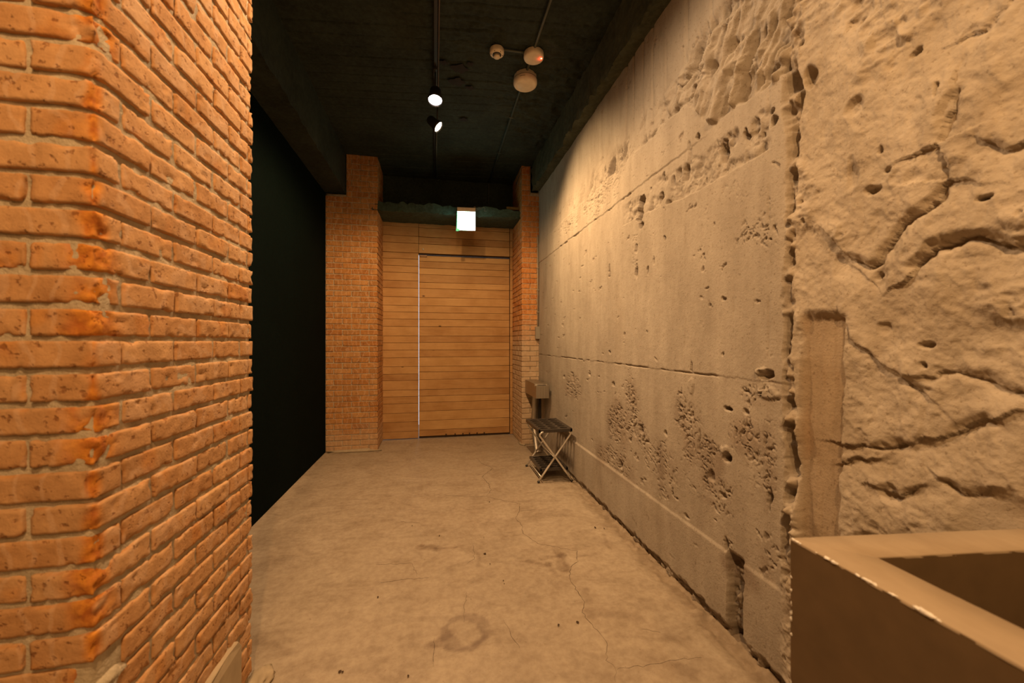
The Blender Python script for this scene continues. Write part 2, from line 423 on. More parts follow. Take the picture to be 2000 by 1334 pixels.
for (px, py, s) in [(956,980,.012),(947,1081,.02),(805,1027,.008),(858,1046,.012),(945,1050,.008),(983,1134,.008),(985,1140,.006),(664,1312,.014),(669,1312,.012),(738,1166,.012),(1162,1030,.02),(775,927,.007),(1091,1220,.012),(1180,1032,.012),(1128,1215,.016),(590,955,.009),(957,1101,.009),(1090,1222,.008),(797,1320,.01)]:
    x, y = floor_at(px, py); n = 7
    vs = [bm.verts.new((x+s*.5*math.cos(k*2*math.pi/n)*rng.uniform(.5, 1.2), y+s*.6*math.sin(k*2*math.pi/n)*rng.uniform(.5, 1.2), .001)) for k in range(n)]
    c = bm.verts.new((x, y, .004))
    for k in range(n): bm.faces.new((vs[k], vs[(k+1) % n], c))
o = link('floor_grit', bm_mesh('floor_grit', bm), FLOOR, M_CRACK); o['kind'] = 'stuff'

# ---- right wall: cast concrete, hacked and patched
def build_right_wall():
    ys = [.60]
    while ys[-1] < 5.32:
        y = ys[-1]; ys.append(y + max(.0030, .0012*y*y))
    ys = np.array([-3.0, -1.5, -.4, 0, .2, .3, .35, .4, .44, .48, .52, .56] + ys)
    zs = np.concatenate([np.arange(-.06, 3.46, .0042), [3.5]])
    Y, Z = np.meshgrid(ys, zs, indexing='ij')
    D = .010*fbm(Y*1.3, Z*1.3, 1, 3) + .0012*fbm(Y*30, Z*22, 2, 4)      # positive: into the wall
    S = np.ones(Y.shape + (3,))
    def stain_tint(mask, c):
        nonlocal S
        S = S * (1 - mask[..., None]*(1 - np.array(c)))
    n1 = fbm(Y*14, Z*14, 3); n2 = fbm(Y*14, Z*14, 4); n3 = fbm(Y*40, Z*40, 5, 3)
    Yw = Y + .010*n1 + .005*n3; Zw = Z + .010*n2 + .004*fbm(Y*45, Z*45, 6, 2)
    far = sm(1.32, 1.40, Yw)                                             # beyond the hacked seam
    stain_tint(far, (.84, .86, .90))                                          # cast face coloured evenly darker to bring down its brightness
    # -- shutter board joints
    for px in (1117, 1164, 1232, 1337, 1430, 1497):
        yy = side_at(px, 600)[0]; on = sm(.0, .4, fbm(Y*3, Z*5, int(px), 3))
        D = D + far*np.exp(-((Y + .002*n3 - yy)/.006)**2)*(.0004 + .0035*on)*sm(1.0, 1.3, Z)
        D = D - far*.0015*sm(yy-.002, yy+.002, Y)*(1 if px % 2 else -1)
    for px, dd in ((1130,.4),(1145,.4),(1160,.5),(1175,.8),(1189,1), (1205,.4), (1222,1.3), (1236,1.1), (1255,.6), (1274,1.2), (1300,.3), (1341,1), (1365,.4), (1389,1.7), (1418,.6)):
        yy = side_at(px, 150)[0]; low = 2.86 + .10*math.sin(px) 
        D = D + far*np.exp(-((Y + .003*n2 - yy)/(.005+.0022*yy))**2)*.012*dd*sm(low, low+.04, Z)*sm(-.45, .15, fbm(Y*2, Z*7, int(px)+3, 3))
        D = D + .0022*math.sin(px*3.3)*sm(yy-.003, yy+.003, Y)*sm(2.75, 2.85, Z)*far
    # -- pour lines
    D = D - .006*sm(2.466, 2.474, Zw)*sm(2.74, 2.72, Zw)*sm(1.75, 2.0, Yw)
    gl = np.exp(-((Zw-2.466)/.006)**2)*sm(-.2, .2, fbm(Y*6, Z*2, 15, 3))*sm(1.8, 2.1, Y)
    D = D + .012*gl*(.1+.9*sm(-.1, .3, n1))
    gl = np.exp(-((Z+.4*(Zw-Z)-1.227)/.0045)**2)*(.0+1.0*sm(-.2, .2, fbm(Y*9, Z*2, 16, 3)))*far
    D = D + .010*gl + far*.003*sm(1.232, 1.222, Zw)
    # -- upper hacked band: long finger-like smears
    t = sm(1.75, 2.05, Y)
    lo = 2.50 + .23*t + .03*fbm(Y*5, Z*0, 20); hi = 3.06 - .16*t + .08*fbm(Y*4, Z*0, 21) + .12*sm(1.75, 1.45, Y)
    m = sm(lo-.01, lo+.02, Zw)*sm(hi+.05, hi-.03, Zw)*sm(4.6, 3.0, Y)*far
    pat = sm(-.42, -.05, fbm(Y*3.5+4, Z*3.5, 22, 3) + .25*sm(2.2, 1.6, Y))
    fy = Y*1.0 + (Z-2.7)*.42
    fing = ridge(fy*13, Z*3.2 + 1.2*fbm(Y*4, Z*4, 25), 23, 3); fing2 = ridge(fy*26, Z*7, 24, 3)
    amp = .6 + 1.3*sm(2.7, 1.5, Y)
    D = D + m*pat*amp*(.012 - .026*fing - .010*fing2)
    ter = fbm(fy*6.5, Z*2.1 + .6*n1*.3, 35, 3); D = D + m*pat*amp*np.tanh(ter*14)*.012
    D = D + m*pat*pits(fy*15, Z*7, 31, .28)*.022
    D = D + .03*sm(.25, .55, fbm(fy*9, Z*3, 29, 3))*m
    cr = fbm(fy*9 + .5*n1*.5, Z*2.6, 33, 2); D = D + m*pat*amp*.026*np.exp(-(cr/.045)**2)*sm(-.3, .1, fbm(Y*6, Z*6, 34, 2))
    # -- crawling thin breaks in the far part of the band (z 2.3 - 2.75)
    m2 = sm(2.42, 2.55, Zw)*sm(2.86, 2.72, Zw)*sm(2.0, 2.4, Y)*sm(5.2, 4.4, Y)
    D = D + m2*sm(.05, .0, np.abs(fbm(Y*7, Z*9, 40, 4)))*.010*sm(-.1, .2, fbm(Y*2.2, Z*3, 41, 2))
    # -- second hacked band with its straight lower board edge
    lo = 2.215 + .05*sm(1.9, 2.6, Y); hi = 2.40 + .05*fbm(Y*6, Z*0, 50)
    m = sm(lo-.004, lo+.006, Z + .006*n3)*sm(hi+.02, hi-.02, Zw)*sm(1.43, 1.46, Yw)*sm(2.78, 2.66, Yw)
    pat = sm(-.15, .12, fbm(Y*5, Z*7, 51, 3) + .18*sm(2.3, 1.6, Y))
    D = D + m*pat*(.018 + .016*fbm(Y*24, Z*24, 52, 4) - .012*ridge(fy*16, Z*9, 53, 3))
    D = D + m*pits(Y*20, Z*11, 54, .3)*.022
    # -- single holes (photo place, half width, half height, depth)
    for (px, py, a, b, dp) in ((1253,392,.045,.045,.06),(1250,418,.05,.06,.07),(1252,440,.03,.03,.03),(1362,267,.016,.022,.06),(1409,290,.022,.055,.05),(1408,300,.03,.06,.03),
                               (1455,262,.012,.03,.04),(1505,240,.022,.022,.045),(1503,220,.02,.015,.03),(1290,385,.022,.03,.03),(1335,338,.02,.05,.03),(1297,345,.012,.03,.03),
                               (1190,530,.012,.045,.03),(1264,528,.010,.030,.045),(1243,530,.018,.05,.03),(1242,485,.02,.04,.012),(1275,510,.012,.03,.012),(1298,465,.015,.02,.02),
                               (1411,583,.016,.010,.02),(1378,563,.02,.006,.008),(1367,580,.02,.012,.006),(1190,690,.012,.014,.03),(1264,648,.008,.008,.02),
                               (1117,738,.030,.05,.03),(1100,735,.02,.02,.02),(1195,750,.02,.02,.03),(1226,770,.008,.05,.03),(1408,690,.010,.012,.02),(1350,718,.01,.03,.02),
                               (1495,735,.04,.022,.04),(1488,728,.03,.02,-.02),(1420,798,.03,.012,.035),(1455,805,.02,.012,.02),(1330,795,.02,.012,.02),(1250,838,.025,.03,.03),
                               (1420,895,.035,.022,.05),(1415,880,.03,.025,-.012),(1210,905,.03,.035,.035),(1213,920,.015,.03,.02),(1390,930,.03,.03,.02),(1412,968,.02,.015,.02),(1502,965,.010,.035,.03),
                               (1500,985,.008,.03,.03),(1417,1065,.010,.03,.025),(1360,1065,.02,.006,.01),(1345,300,.02,.06,.012),(1150,730,.02,.02,.02),(1230,855,.01,.03,.02),
                               (1493,858,.01,.03,.02),(1365,860,.008,.06,.012),(1300,845,.012,.02,.02),(1350,755,.02,.05,-.008),(1500,770,.06,.03,-.010),(1340,1008,.02,.012,.015)):
        cy, cz = side_at(px, py)
        r = np.hypot((Y + .014*n1 + .010*n3 - cy)/a, (Z + .014*n2 + .010*n3 - cz)/b) + .35*n3
        D = D + dp*sm(1.1, .6, r)*(1 + .3*n3)
        if dp > .02: stain_tint(sm(1.1, .5, r)*.5, (.6, .52, .44))  # deeper holes get a darker colour
    # -- pitted, honeycombed patches of the lower lift
    hz = np.zeros(Y.shape)
    for (px, py, a, b, s) in ((1115,755,.25,.12,1),(1205,830,.22,.20,1),(1195,900,.35,.12,1),(1240,840,.16,.10,.9),(1230,790,.12,.25,.8),(1335,810,.10,.12,.8),(1350,850,.1,.2,.7),
                              (1290,900,.22,.14,.8),(1385,895,.10,.10,1.1),(1400,950,.13,.06,.9),(1455,860,.12,.12,.7),(1480,775,.10,.05,.9),(1400,990,.14,.03,.7),(1300,960,.10,.05,.7),
                              (1500,900,.05,.25,.6),(1500,1090,.06,.12,.6),(1445,1120,.12,.06,1),(1360,500,.10,.06,.7),(1460,455,.10,.06,.9),(1500,460,.05,.05,.7),(1240,500,.12,.15,.5),
                              (1110,440,.5,.12,.7),(1170,380,.5,.12,.8),(1420,380,.25,.12,.35),(1420,330,.1,.05,.5),(1350,620,.3,.1,.18),(1470,650,.15,.15,.15),(1280,1010,.4,.06,.3)):
        cy, cz = side_at(px, py); hz = np.maximum(hz, s*np.exp(-((Y-cy)/a)**2-((Z-cz)/b)**2))
    p = pits(Y*34 + 2.6*n1, Z*22 + 2.6*n2, 60, .30)*sm(.25, .75, hz + .45*fbm(Y*9, Z*6, 61, 3)) + pits(Y*75 + 2*n3, Z*45 + 2*n1, 63, .35)*sm(.3, .7, hz + .5*fbm(Y*12, Z*7, 64, 3))*.5
    low = sm(.36, .42, Zw)
    D = D + p*.019*np.maximum(low, .0)*far
    br = sm(.035, .0, np.abs(fbm(Y*9, Z*7, 65, 4)))*sm(.3, .7, hz + .3*fbm(Y*5, Z*5, 66))
    D = D + br*.010*low*far
    stain_tint(np.clip(p, 0, 1)*.35*far, (.6, .52, .44))  # pits toned darker than the face around them
    stain_tint(sm(.1, .6, hz)*(.35+.5*sm(-.2, .4, fbm(Y*8, Z*5, 67, 4)))*sm(1.25, 1.1, Z), (.70, .64, .60))
    stain_tint(sm(.15, .5, fbm(Y*1.8, Z*.7, 68, 5))*.22*far, (.74, .66, .56))
    bh = pits(Y*26 + 1.2*n3, Z*24 + 1.2*n1, 70, .022); D = D + far*bh*.008; stain_tint(bh*far*.4, (.5, .42, .35))        # scattered blow holes, coloured darker inside
    # -- smooth render band at the foot, broken open at a slot
    y0, y1 = side_at(1450, 1200)[0], side_at(1421, 1200)[0]
    band = sm(.394, .376, Z + .003*n2)*far
    slot = sm(y0-.01, y0+.008, Yw)*sm(y1+.006, y1-.004, Yw)
    band = band*(1-slot)
    D = D*(1-.75*band) - .008*band
    sl = slot*sm(.42, .36, Zw); D = D + sl*(.035 + .03*ridge(Y*22, Z*16, 80, 3)); stain_tint(sl*.5, (.55, .5, .43))  # slot cut back and coloured darker
    foot = sm(.050, .012, Z + .028*n1 + .012*n3 + .03*sm(2.2, 1.5, Y)*0)*sm(4.6, 3.4, Y)
    D = D + foot*(.020 + .022*ridge(Y*20, Z*20, 81, 3)); stain_tint(foot*.5, (.5, .43, .36))  # gap at the foot cut in and toned darker
    # -- hacked vertical seam
    ys_ = 1.345 + .010*np.sin(Z*5.3) + .012*fbm(Z*6, Z*0+3, 90) + .03*sm(2.5, 3.0, Z)*0 - .015*sm(2.0, 2.9, Z)
    wd = .022 + .012*fbm(Z*9, Z*0+8, 91) + .035*sm(2.1, 2.6, Z)*sm(-.3, .3, fbm(Z*4, Z*0, 92))
    s = sm(wd*1.3, wd*.55, np.abs(Y + .006*n3 - ys_))*sm(.38, .45, Zw)
    D = D + s*(.034 + .042*vn2(Y*18, Z*19, 93) + .018*vn2(Y*45, Z*45, 94))
    stain_tint(s*.35, (.62, .56, .48))  # seam trench coloured darker
    # -- near side: thick hand-thrown render over rubble
    near = 1 - far
    q = .028*fbm(Y*2.6+3, Z*2.2, 100, 3) + .012*fbm(Y*7, Z*6, 101, 4) - .010*ridge(Y*5+1.2*n1*.3, Z*4+.5*n2, 102, 3)
    rough = sm(-.05, .25, fbm(Y*3.2, Z*3.2, 104, 3) + .35*np.exp(-((Z-1.12)/.28)**2)*sm(.85, 1.0, Y) + .35*sm(2.15, 2.5, Z)*sm(.9, 1.15, Y))
    q = q + rough*(.010*fbm(Y*20, Z*20, 105, 4) - .013*ridge(Y*11 + .8*n1, Z*15, 106, 3))
    q = q + rough*pits(Y*22, Z*20, 107, .2)*.012
    q = q + (.25+.75*rough)*np.tanh(16*fbm(Y*4.2 + .4*Z, Z*4.8, 112, 4))*.0065 + .0022*n3 + .0014*fbm(Y*95, Z*95, 113, 2)
    D = D + near*q
    stain_tint(near*sm(.1, .6, -fbm(Y*4, Z*4, 108, 4))*.4, (.72, .66, .55))
    # trowelled recess beside the seam
    y0, y1 = side_at(1640, 800)[0], side_at(1566, 800)[0]
    ch = sm(y0-.012, y0+.006, Yw)*sm(y1+.02, y1-.01, Y)*sm(1.52, 1.47, Zw)
    D = D*(1-.9*ch) + ch*(.022 + .0025*fbm(Y*60, Z*4, 110, 3))
    stain_tint(ch*.55, (.80, .66, .48)); stain_tint(ch*sm(0, .4, fbm(Y*10, Z*4, 111))*.3, (1, .72, .45))
    # overhanging lips and cracks: surface above stands proud, below falls back
    def lip(pts, dp, up=.09, dn=.05):
        nonlocal D
        P = [side_at(*p) for p in pts]; d = np.full(Y.shape, 9.0); sg = np.zeros(Y.shape)
        YY = Y + .016*n1 + .008*n3; ZZ = Z + .016*n2 + .008*n3; md = sm(-.35, .35, fbm(Y*9, Z*9, 120, 3))
        for (a, b), (c, e) in zip(P, P[1:]):
            vx, vy = c-a, e-b; L2 = vx*vx+vy*vy
            t_ = ((YY-a)*vx + (ZZ-b)*vy)/L2; tc = np.clip(t_, 0, 1)
            dd = np.hypot(YY-a-tc*vx, ZZ-b-tc*vy); cr = ((YY-a)*vy - (ZZ-b)*vx)*(1 if vx > 0 else -1)
            k = dd < d; d = np.where(k, dd, d); sg = np.where(k, cr, sg)
        above = sg < 0
        D = D + np.where(above, -dp*.35*np.exp(-(d/up)**2), dp*.32*np.exp(-(d/(dn*2))**2)) + dp*.75*md*np.exp(-(d/(.007+.008*md))**2)
    lip([(1862,190),(1850,240),(1838,275),(1848,345),(1825,385),(1790,415),(1745,455),(1712,512),(1690,520),(1650,495),(1630,475)], .026, .10, .03)
    lip([(1788,518),(1830,480),(1870,470),(1930,462),(1985,485),(2040,470)], .032, .10, .03)
    lip([(1645,620),(1660,665),(1700,690),(1740,720),(1800,770)], .022, .05, .02)
    lip([(1815,735),(1860,725),(1925,745),(2010,770)], .016, .06, .025)
    lip([(1655,865),(1700,870),(1770,865),(1850,850),(1935,825)], .022, .10, .035)
    lip([(1860,950),(1885,968),(1920,960)], .020, .05, .03)
    lip([(1720,955),(1760,970),(1780,962)], .022, .05, .02)
    lip([(1648,905),(1690,900)], .02, .05, .02)
    lip([(1910,60),(1940,40),(1965,15)], .010, .04, .02); lip([(1885,75),(1915,60)], .012, .04, .02)
    lip([(1950,285),(1975,290),(2010,275)], .02, .06, .02); lip([(1610,455),(1640,500),(1700,555)], .008, .05, .02)
    for (px, py, a, b, dp) in ((1785,105,.016,.010,.035),(1700,370,.025,.012,.03),(1790,95,.01,.006,.02),(1935,385,.016,.007,.03),(1718,292,.008,.012,.02),(1833,175,.006,.02,.02),
                               (1805,715,.01,.01,.02),(1810,675,.02,.01,.02),(1735,330,.014,.008,.02),(1720,640,.02,.02,.01),(1715,545,.03,.04,.014),(1710,540,.012,.012,.02),
                               (1560,85,.02,.02,.03),(1580,150,.03,.04,.04),(1555,190,.02,.05,.05),(1545,240,.02,.04,.05),(1665,210,.03,.03,.02),(1660,340,.02,.06,.015),(1740,965,.03,.03,.02)):
        cy, cz = side_at(px, py); D = D + dp*sm(1.25, .5, np.hypot((Yw-cy)/a, (Zw-cz)/b))
    m = sm(.84, .78, Y)*sm(1.04, .97, Z); D = D*(1-m) + m*.004
    X = 1.385 + D
    X = np.where(Y > 4.6, np.minimum(X, 1.39+.02*(Y-4.6)), X)
    me = mesh_np('wall_right', np.stack([X, Y, Z], -1).reshape(-1, 3), grid_quads(len(ys), len(zs), flip=False))
    attr(me, 'stain_tint', S.reshape(-1, 3))
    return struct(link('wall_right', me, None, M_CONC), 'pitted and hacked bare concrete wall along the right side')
WR = build_right_wall()
box('wall_core', (1.52, 1.8, -3.2, 7.2, -.25, 4.0), M_CONC, WR)

# ---- painted ceiling of shutter-board concrete
CZ = 3.78
def build_ceiling():
    xs = np.concatenate([[-3.2, -2.4, -1.6], np.arange(-1.14, 1.34, .02), [1.6]]); ys = np.concatenate([np.linspace(-3.2, 1.9, 8), np.arange(1.92, 5.95, .0085)])
    X, Y = np.meshgrid(xs, ys, indexing='ij')
    yy = Y + .11*X; Zd = .006*fbm(X*2, Y*2, 200)
    k = np.floor(yy/.118); kk = k.astype(int)
    Zd += .006*(_h(k, k*0, k*0+5)-.5)
    fr = np.abs(yy/.118 - k - .5)*2; on = sm(-.35, .25, fbm(X*2.0, k*3.7, 201, 3))
    Zd += .014*sm(.88, .97, fr)*on                     # open joints
    # crumbled honeycomb beside the right beam
    m = sm(.20, .0, np.hypot((X-1.12)*.8, (Y-3.75)*.42) - .28 + .12*fbm(X*6, Y*6, 203))
    Zd += m*(.015*fbm(X*14, Y*14, 204) - .03*ridge(X*9, Y*9, 205))
    m = sm(.05, -.02, np.abs(X-.30)+np.abs(Y-3.02)*.6-.22+.1*fbm(X*9, Y*9, 207)); Zd += m*.014*ridge(X*18, Y*18, 208)
    me = mesh_np('ceiling', np.stack([X, Y, CZ+Zd], -1).reshape(-1, 3), grid_quads(len(xs), len(ys), flip=True))
    return struct(link('ceiling', me, None, M_CEIL), 'black-green painted board-marked concrete ceiling')
CEIL = build_ceiling()
box('ceiling_slab', (-3.4, 1.8, -3.4, 7.2, CZ+.06, CZ+.3), M_CEIL, CEIL)
# reddish blots of old glue on the ceiling
M_BLOT = m_plain('dark_ceiling_blot', (.012, .006, .005), .8)
bm = bmesh.new()
for (px, py, s) in ((898,132,.07),(893,158,.07),(918,170,.04),(866,120,.035),(906,232,.045),(918,123,.03)):
    d = (CZ-EYE)*F/(667-py); u = (px-1000)/F; x = d*(math.sin(YAW)+u*math.cos(YAW)); y = d*(math.cos(YAW)-u*math.sin(YAW)); n = 14
    ph = rng.random()*6
    vs = [bm.verts.new((x+s*math.cos(k*2*math.pi/n)*(1+.3*math.sin(k*1.7+ph)), y+s*.8*math.sin(k*2*math.pi/n)*(1+.3*math.sin(k*2.3+ph)), CZ-.012)) for k in range(n)]
    c = bm.verts.new((x, y, CZ-.015))
    for k in range(n): bm.faces.new((vs[k], c, vs[(k+1) % n]))
o = link('glue_blots', bm_mesh('glue_blots', bm), CEIL, M_BLOT); o['kind'] = 'stuff'

def rough_beam(name, x0, x1, y0, y1, z0, z1, mat, seed, amp=.006, step=.02, stepx=.02, grooves=False):
    """box whose faces are dense sheets with worn, uneven concrete"""
    def axis(a, b, s): return np.linspace(a, b, max(2, int(abs(b-a)/s)+1))
    A, B, Cc = axis(x0, x1, stepx), axis(y0, y1, step), axis(z0, z1, .02)
    V = []; Q = []; base = 0
    for ax in range(3):
        P, q_ = ((B, Cc), (A, Cc), (A, B))[ax]
        for side in (0, 1):
            U, W = np.meshgrid(P, q_, indexing='ij')
            K = np.full(U.shape, ((x0, x1), (y0, y1), (z0, z1))[ax][side])
            c = [(K, U, W), (U, K, W), (U, W, K)][ax]
            V.append(np.stack(c, -1).reshape(-1, 3)); q = grid_quads(len(P), len(q_), flip=(side == 0) ^ (ax == 1)) + base
            Q.append(q); base += U.size
    V = np.concatenate(V); Q = np.concatenate(Q)
    dx = amp*(vn(V[:, 0]*14+seed, V[:, 1]*14, V[:, 2]*14) + .5*vn(V[:, 0]*33, V[:, 1]*33+seed, V[:, 2]*33))
    dz = amp*(vn(V[:, 0]*14+seed+50, V[:, 1]*14, V[:, 2]*14) + .5*vn(V[:, 0]*33, V[:, 1]*33+seed+50, V[:, 2]*33))
    ex = np.minimum(np.abs(V[:, 0]-x0), np.abs(V[:, 0]-x1)); ez = np.minimum(np.abs(V[:, 2]-z0), np.abs(V[:, 2]-z1)); ey = np.minimum(np.abs(V[:, 1]-y0), np.abs(V[:, 1]-y1))
    e = sorted_mid(ex, ey, ez); k = 1 + 2.2*np.exp(-(e/.02)**2)
    V[:, 0] += dx*k; V[:, 2] += dz*k; V[:, 1] += .5*dx*k
    if grooves:
        g = np.abs(((V[:, 1] + .01*vn(V[:, 1]*2, V[:, 2]*9, 0)) / .21) % 1 - .5)
        V[:, 0] += np.where(np.abs(V[:, 0]-x0) < .03, .010*sm(.470, .495, g), 0)
    me = mesh_np(name, V, Q); return link(name, me, None, mat)
def sorted_mid(a, b, c): return np.sort(np.stack([a, b, c]), axis=0)[1]
struct(rough_beam('trim_1', -1.42, -1.117, 1.2, 5.95, 3.28, CZ+.03, M_CEIL, 1, .003, .03, .03), 'dark painted downstand beam over the dark green wall')
struct(rough_beam('trim_2', 1.285, 1.50, -1.0, 5.22, 3.44, CZ+.03, M_BEAM_R, 2, .005, .012, .015, True), 'dark painted concrete beam above the bare concrete wall')
struct(rough_beam('trim_3', -.78, 1.20, 5.36, 5.93, 3.10, 3.21, M_BEAM, 3, .007, .015, .015), 'rough dark lintel above the boarded doorway')
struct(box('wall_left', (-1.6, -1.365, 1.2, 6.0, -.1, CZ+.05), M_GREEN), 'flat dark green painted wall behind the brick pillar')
WB = struct(box('wall_back', (-1.6, 1.8, 5.93, 6.1, 3.10, CZ+.05), M_CEIL), 'doorway wall faced with horizontal pine boards')
struct(box('wall_rear', (-3.2, 1.6, -3.2, -3.0, -.1, CZ+.05), M_CONC))
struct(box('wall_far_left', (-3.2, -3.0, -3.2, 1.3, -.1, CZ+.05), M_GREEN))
struct(box('wall_left_return', (-3.2, -1.30, 1.10, 1.30, -.1, CZ+.05), M_MORT))
box('jamb', (-1.6, -.80, 5.93, 6.1, -.1, 3.12), M_MORT, WB); box('jamb', (1.17, 1.8, 5.93, 6.1, -.1, 3.12), M_MORT, WB)
attr(bpy.data.objects['wall_rear'].data, 'stain_tint', np.ones((8, 3)))
attr(bpy.data.objects['wall_core'].data, 'stain_tint', np.ones((8, 3)))
attr(bpy.data.objects['floor_slab'].data, 'stain_tint', np.ones((8, 3)))

# ------------------------------------------------------------------ boarded wall and door
random.seed(11)
def zc(c): return EYE + (667 - (420 + c/2.9)) / F * 5.72
edges_door = [228,260,298,335,380,415,466,513,552,590,632,685,722,765,805,858,890,933,990,1027,1063,1112,1166,1220,1258]
edges_left = [215,250,290,328,373,415,465,513,550,590,632,685,724,765,808,858,900,936,990,1027,1067,1120,1170,1224,1270]
edges_top = [30,68,120,160,214]
def board(parent, x0, x1, zt, zb, y=5.88, th=.022, name='board'):
    g = .0022; d = random.uniform(-.003, .003); bm = bmesh.new()
    add_box(bm, x0+.0015, x1-.0015, y+d, y+d+th, zb+g, zt-g, bev=.0018)
    bmesh.ops.rotate(bm, cent=((x0+x1)/2, y, zt), matrix=Matrix.Rotation(random.uniform(-.0012, .0012), 3, 'Y'), verts=bm.verts)
    return link(name, bm_mesh(name, bm), parent, M_WOOD)
XL, XD0, XD1, XS, XR = -.745, -.232, 1.098, 1.106, 1.150
for a, b in zip(edges_top, edges_top[1:]):
    board(WB, XL, XD0-.003, zc(a), zc(b)); board(WB, XD0-.001, XD1+.003, zc(a)-.005, zc(b) - .004 if b < 200 else zc(b)-.002); board(WB, XS, XR, zc(a), zc(b))
for a, b in zip(edges_left, edges_left[1:]): board(WB, XL, XD0-.004, zc(a), zc(b) if b < 1270 else .006)
st = list(edges_left[::1]); ks = [0, 2, 5, 6, 8, 10, 11, 13, 15, 16, 18, 20, 22, 24]
for i, j in zip(ks, ks[1:]): board(WB, XS, XR, zc(edges_left[i]), zc(edges_left[j]) if j < 24 else .004)
# backing framework (keeps the daylight out except at the gap)
M_STUD = m_plain('dark_stud', (.05, .03, .018), .9)
box('stud', (XL-.06, XD0-.0042, 5.906, 5.94, 0, 3.14), M_STUD, WB); box('stud', (XD1+.004, XR+.06, 5.906, 5.94, 0, 3.14), M_STUD, WB)
box('head_rail', (XD0-.01, XD1+.01, 5.906, 5.94, zc(221), 3.14), M_STUD, WB)
DOOR = struct(empty('door_1', (XD0, 5.88, 0)), 'horizontal-boarded pine door with light showing down its left edge')
for a, b in zip(edges_door, edges_door[1:]):
    o = board(DOOR, XD0, XD1, zc(a), zc(b) if b < 1258 else .028); o.location = (-XD0, -5.88, 0)
o = box('door_leaf', (XD0+.0005, XD1, 5.903, 5.935, -.002, zc(224)), M_STUD, DOOR); o.location = (-XD0, -5.88, 0)
o = box('hinge', (XD0+.012, XD0+.115, 5.862, 5.884, zc(236), zc(226)), m_plain('dark_bronze', (.10, .06, .035), .4, .8), DOOR, bev=.003); o.location = (-XD0, -5.88, 0)
o = lathe('screw_eye', [(0, .004), (.012, .003), (.014, -.003), (0, -.004)], M_ALU, DOOR, 12, Matrix.Translation((XD0+.06, 5.872, zc(193))) @ Matrix.Rotation(R(90), 4, 'X')); o.location = (-XD0, -5.88, 0)
bm = bmesh.new()
for k in range(6):
    x = .16+.11*k+random.uniform(-.02, .02); add_tube(bm, [(x, 5.87, .045), (x+.002, 5.862, .045)], .010, 8)
o = link('bottom_studs', bm_mesh('bottom_studs', bm), DOOR, M_STUD); o.location = (-XD0, -5.88, 0); o['kind'] = 'stuff'

# ------------------------------------------------------------------ bricks
_topo = {}
def lattice(nx, ny, nz):
    k = (nx, ny, nz)
    if k in _topo: return _topo[k]
    idx = {}; pts = []
    def vi(i, j, l):
        if (i, j, l) not in idx: idx[(i, j, l)] = len(pts); pts.append((i/nx, j/ny, l/nz))
        return idx[(i, j, l)]
    q = []
    for i in range(nx):
        for j in range(ny):
            q.append((vi(i,j,0), vi(i,j+1,0), vi(i+1,j+1,0), vi(i+1,j,0))); q.append((vi(i,j,nz), vi(i+1,j,nz), vi(i+1,j+1,nz), vi(i,j+1,nz)))
        for l in range(nz):
            q.append((vi(i,0,l), vi(i+1,0,l), vi(i+1,0,l+1), vi(i,0,l+1))); q.append((vi(i,ny,l), vi(i,ny,l+1), vi(i+1,ny,l+1), vi(i+1,ny,l)))
    for j in range(ny):
        for l in range(nz):
            q.append((vi(0,j,l), vi(0,j,l+1), vi(0,j+1,l+1), vi(0,j+1,l))); q.append((vi(nx,j,l), vi(nx,j+1,l), vi(nx,j+1,l+1), vi(nx,j,l+1)))
    _topo[k] = (np.array(pts), np.array(q)); return _topo[k]
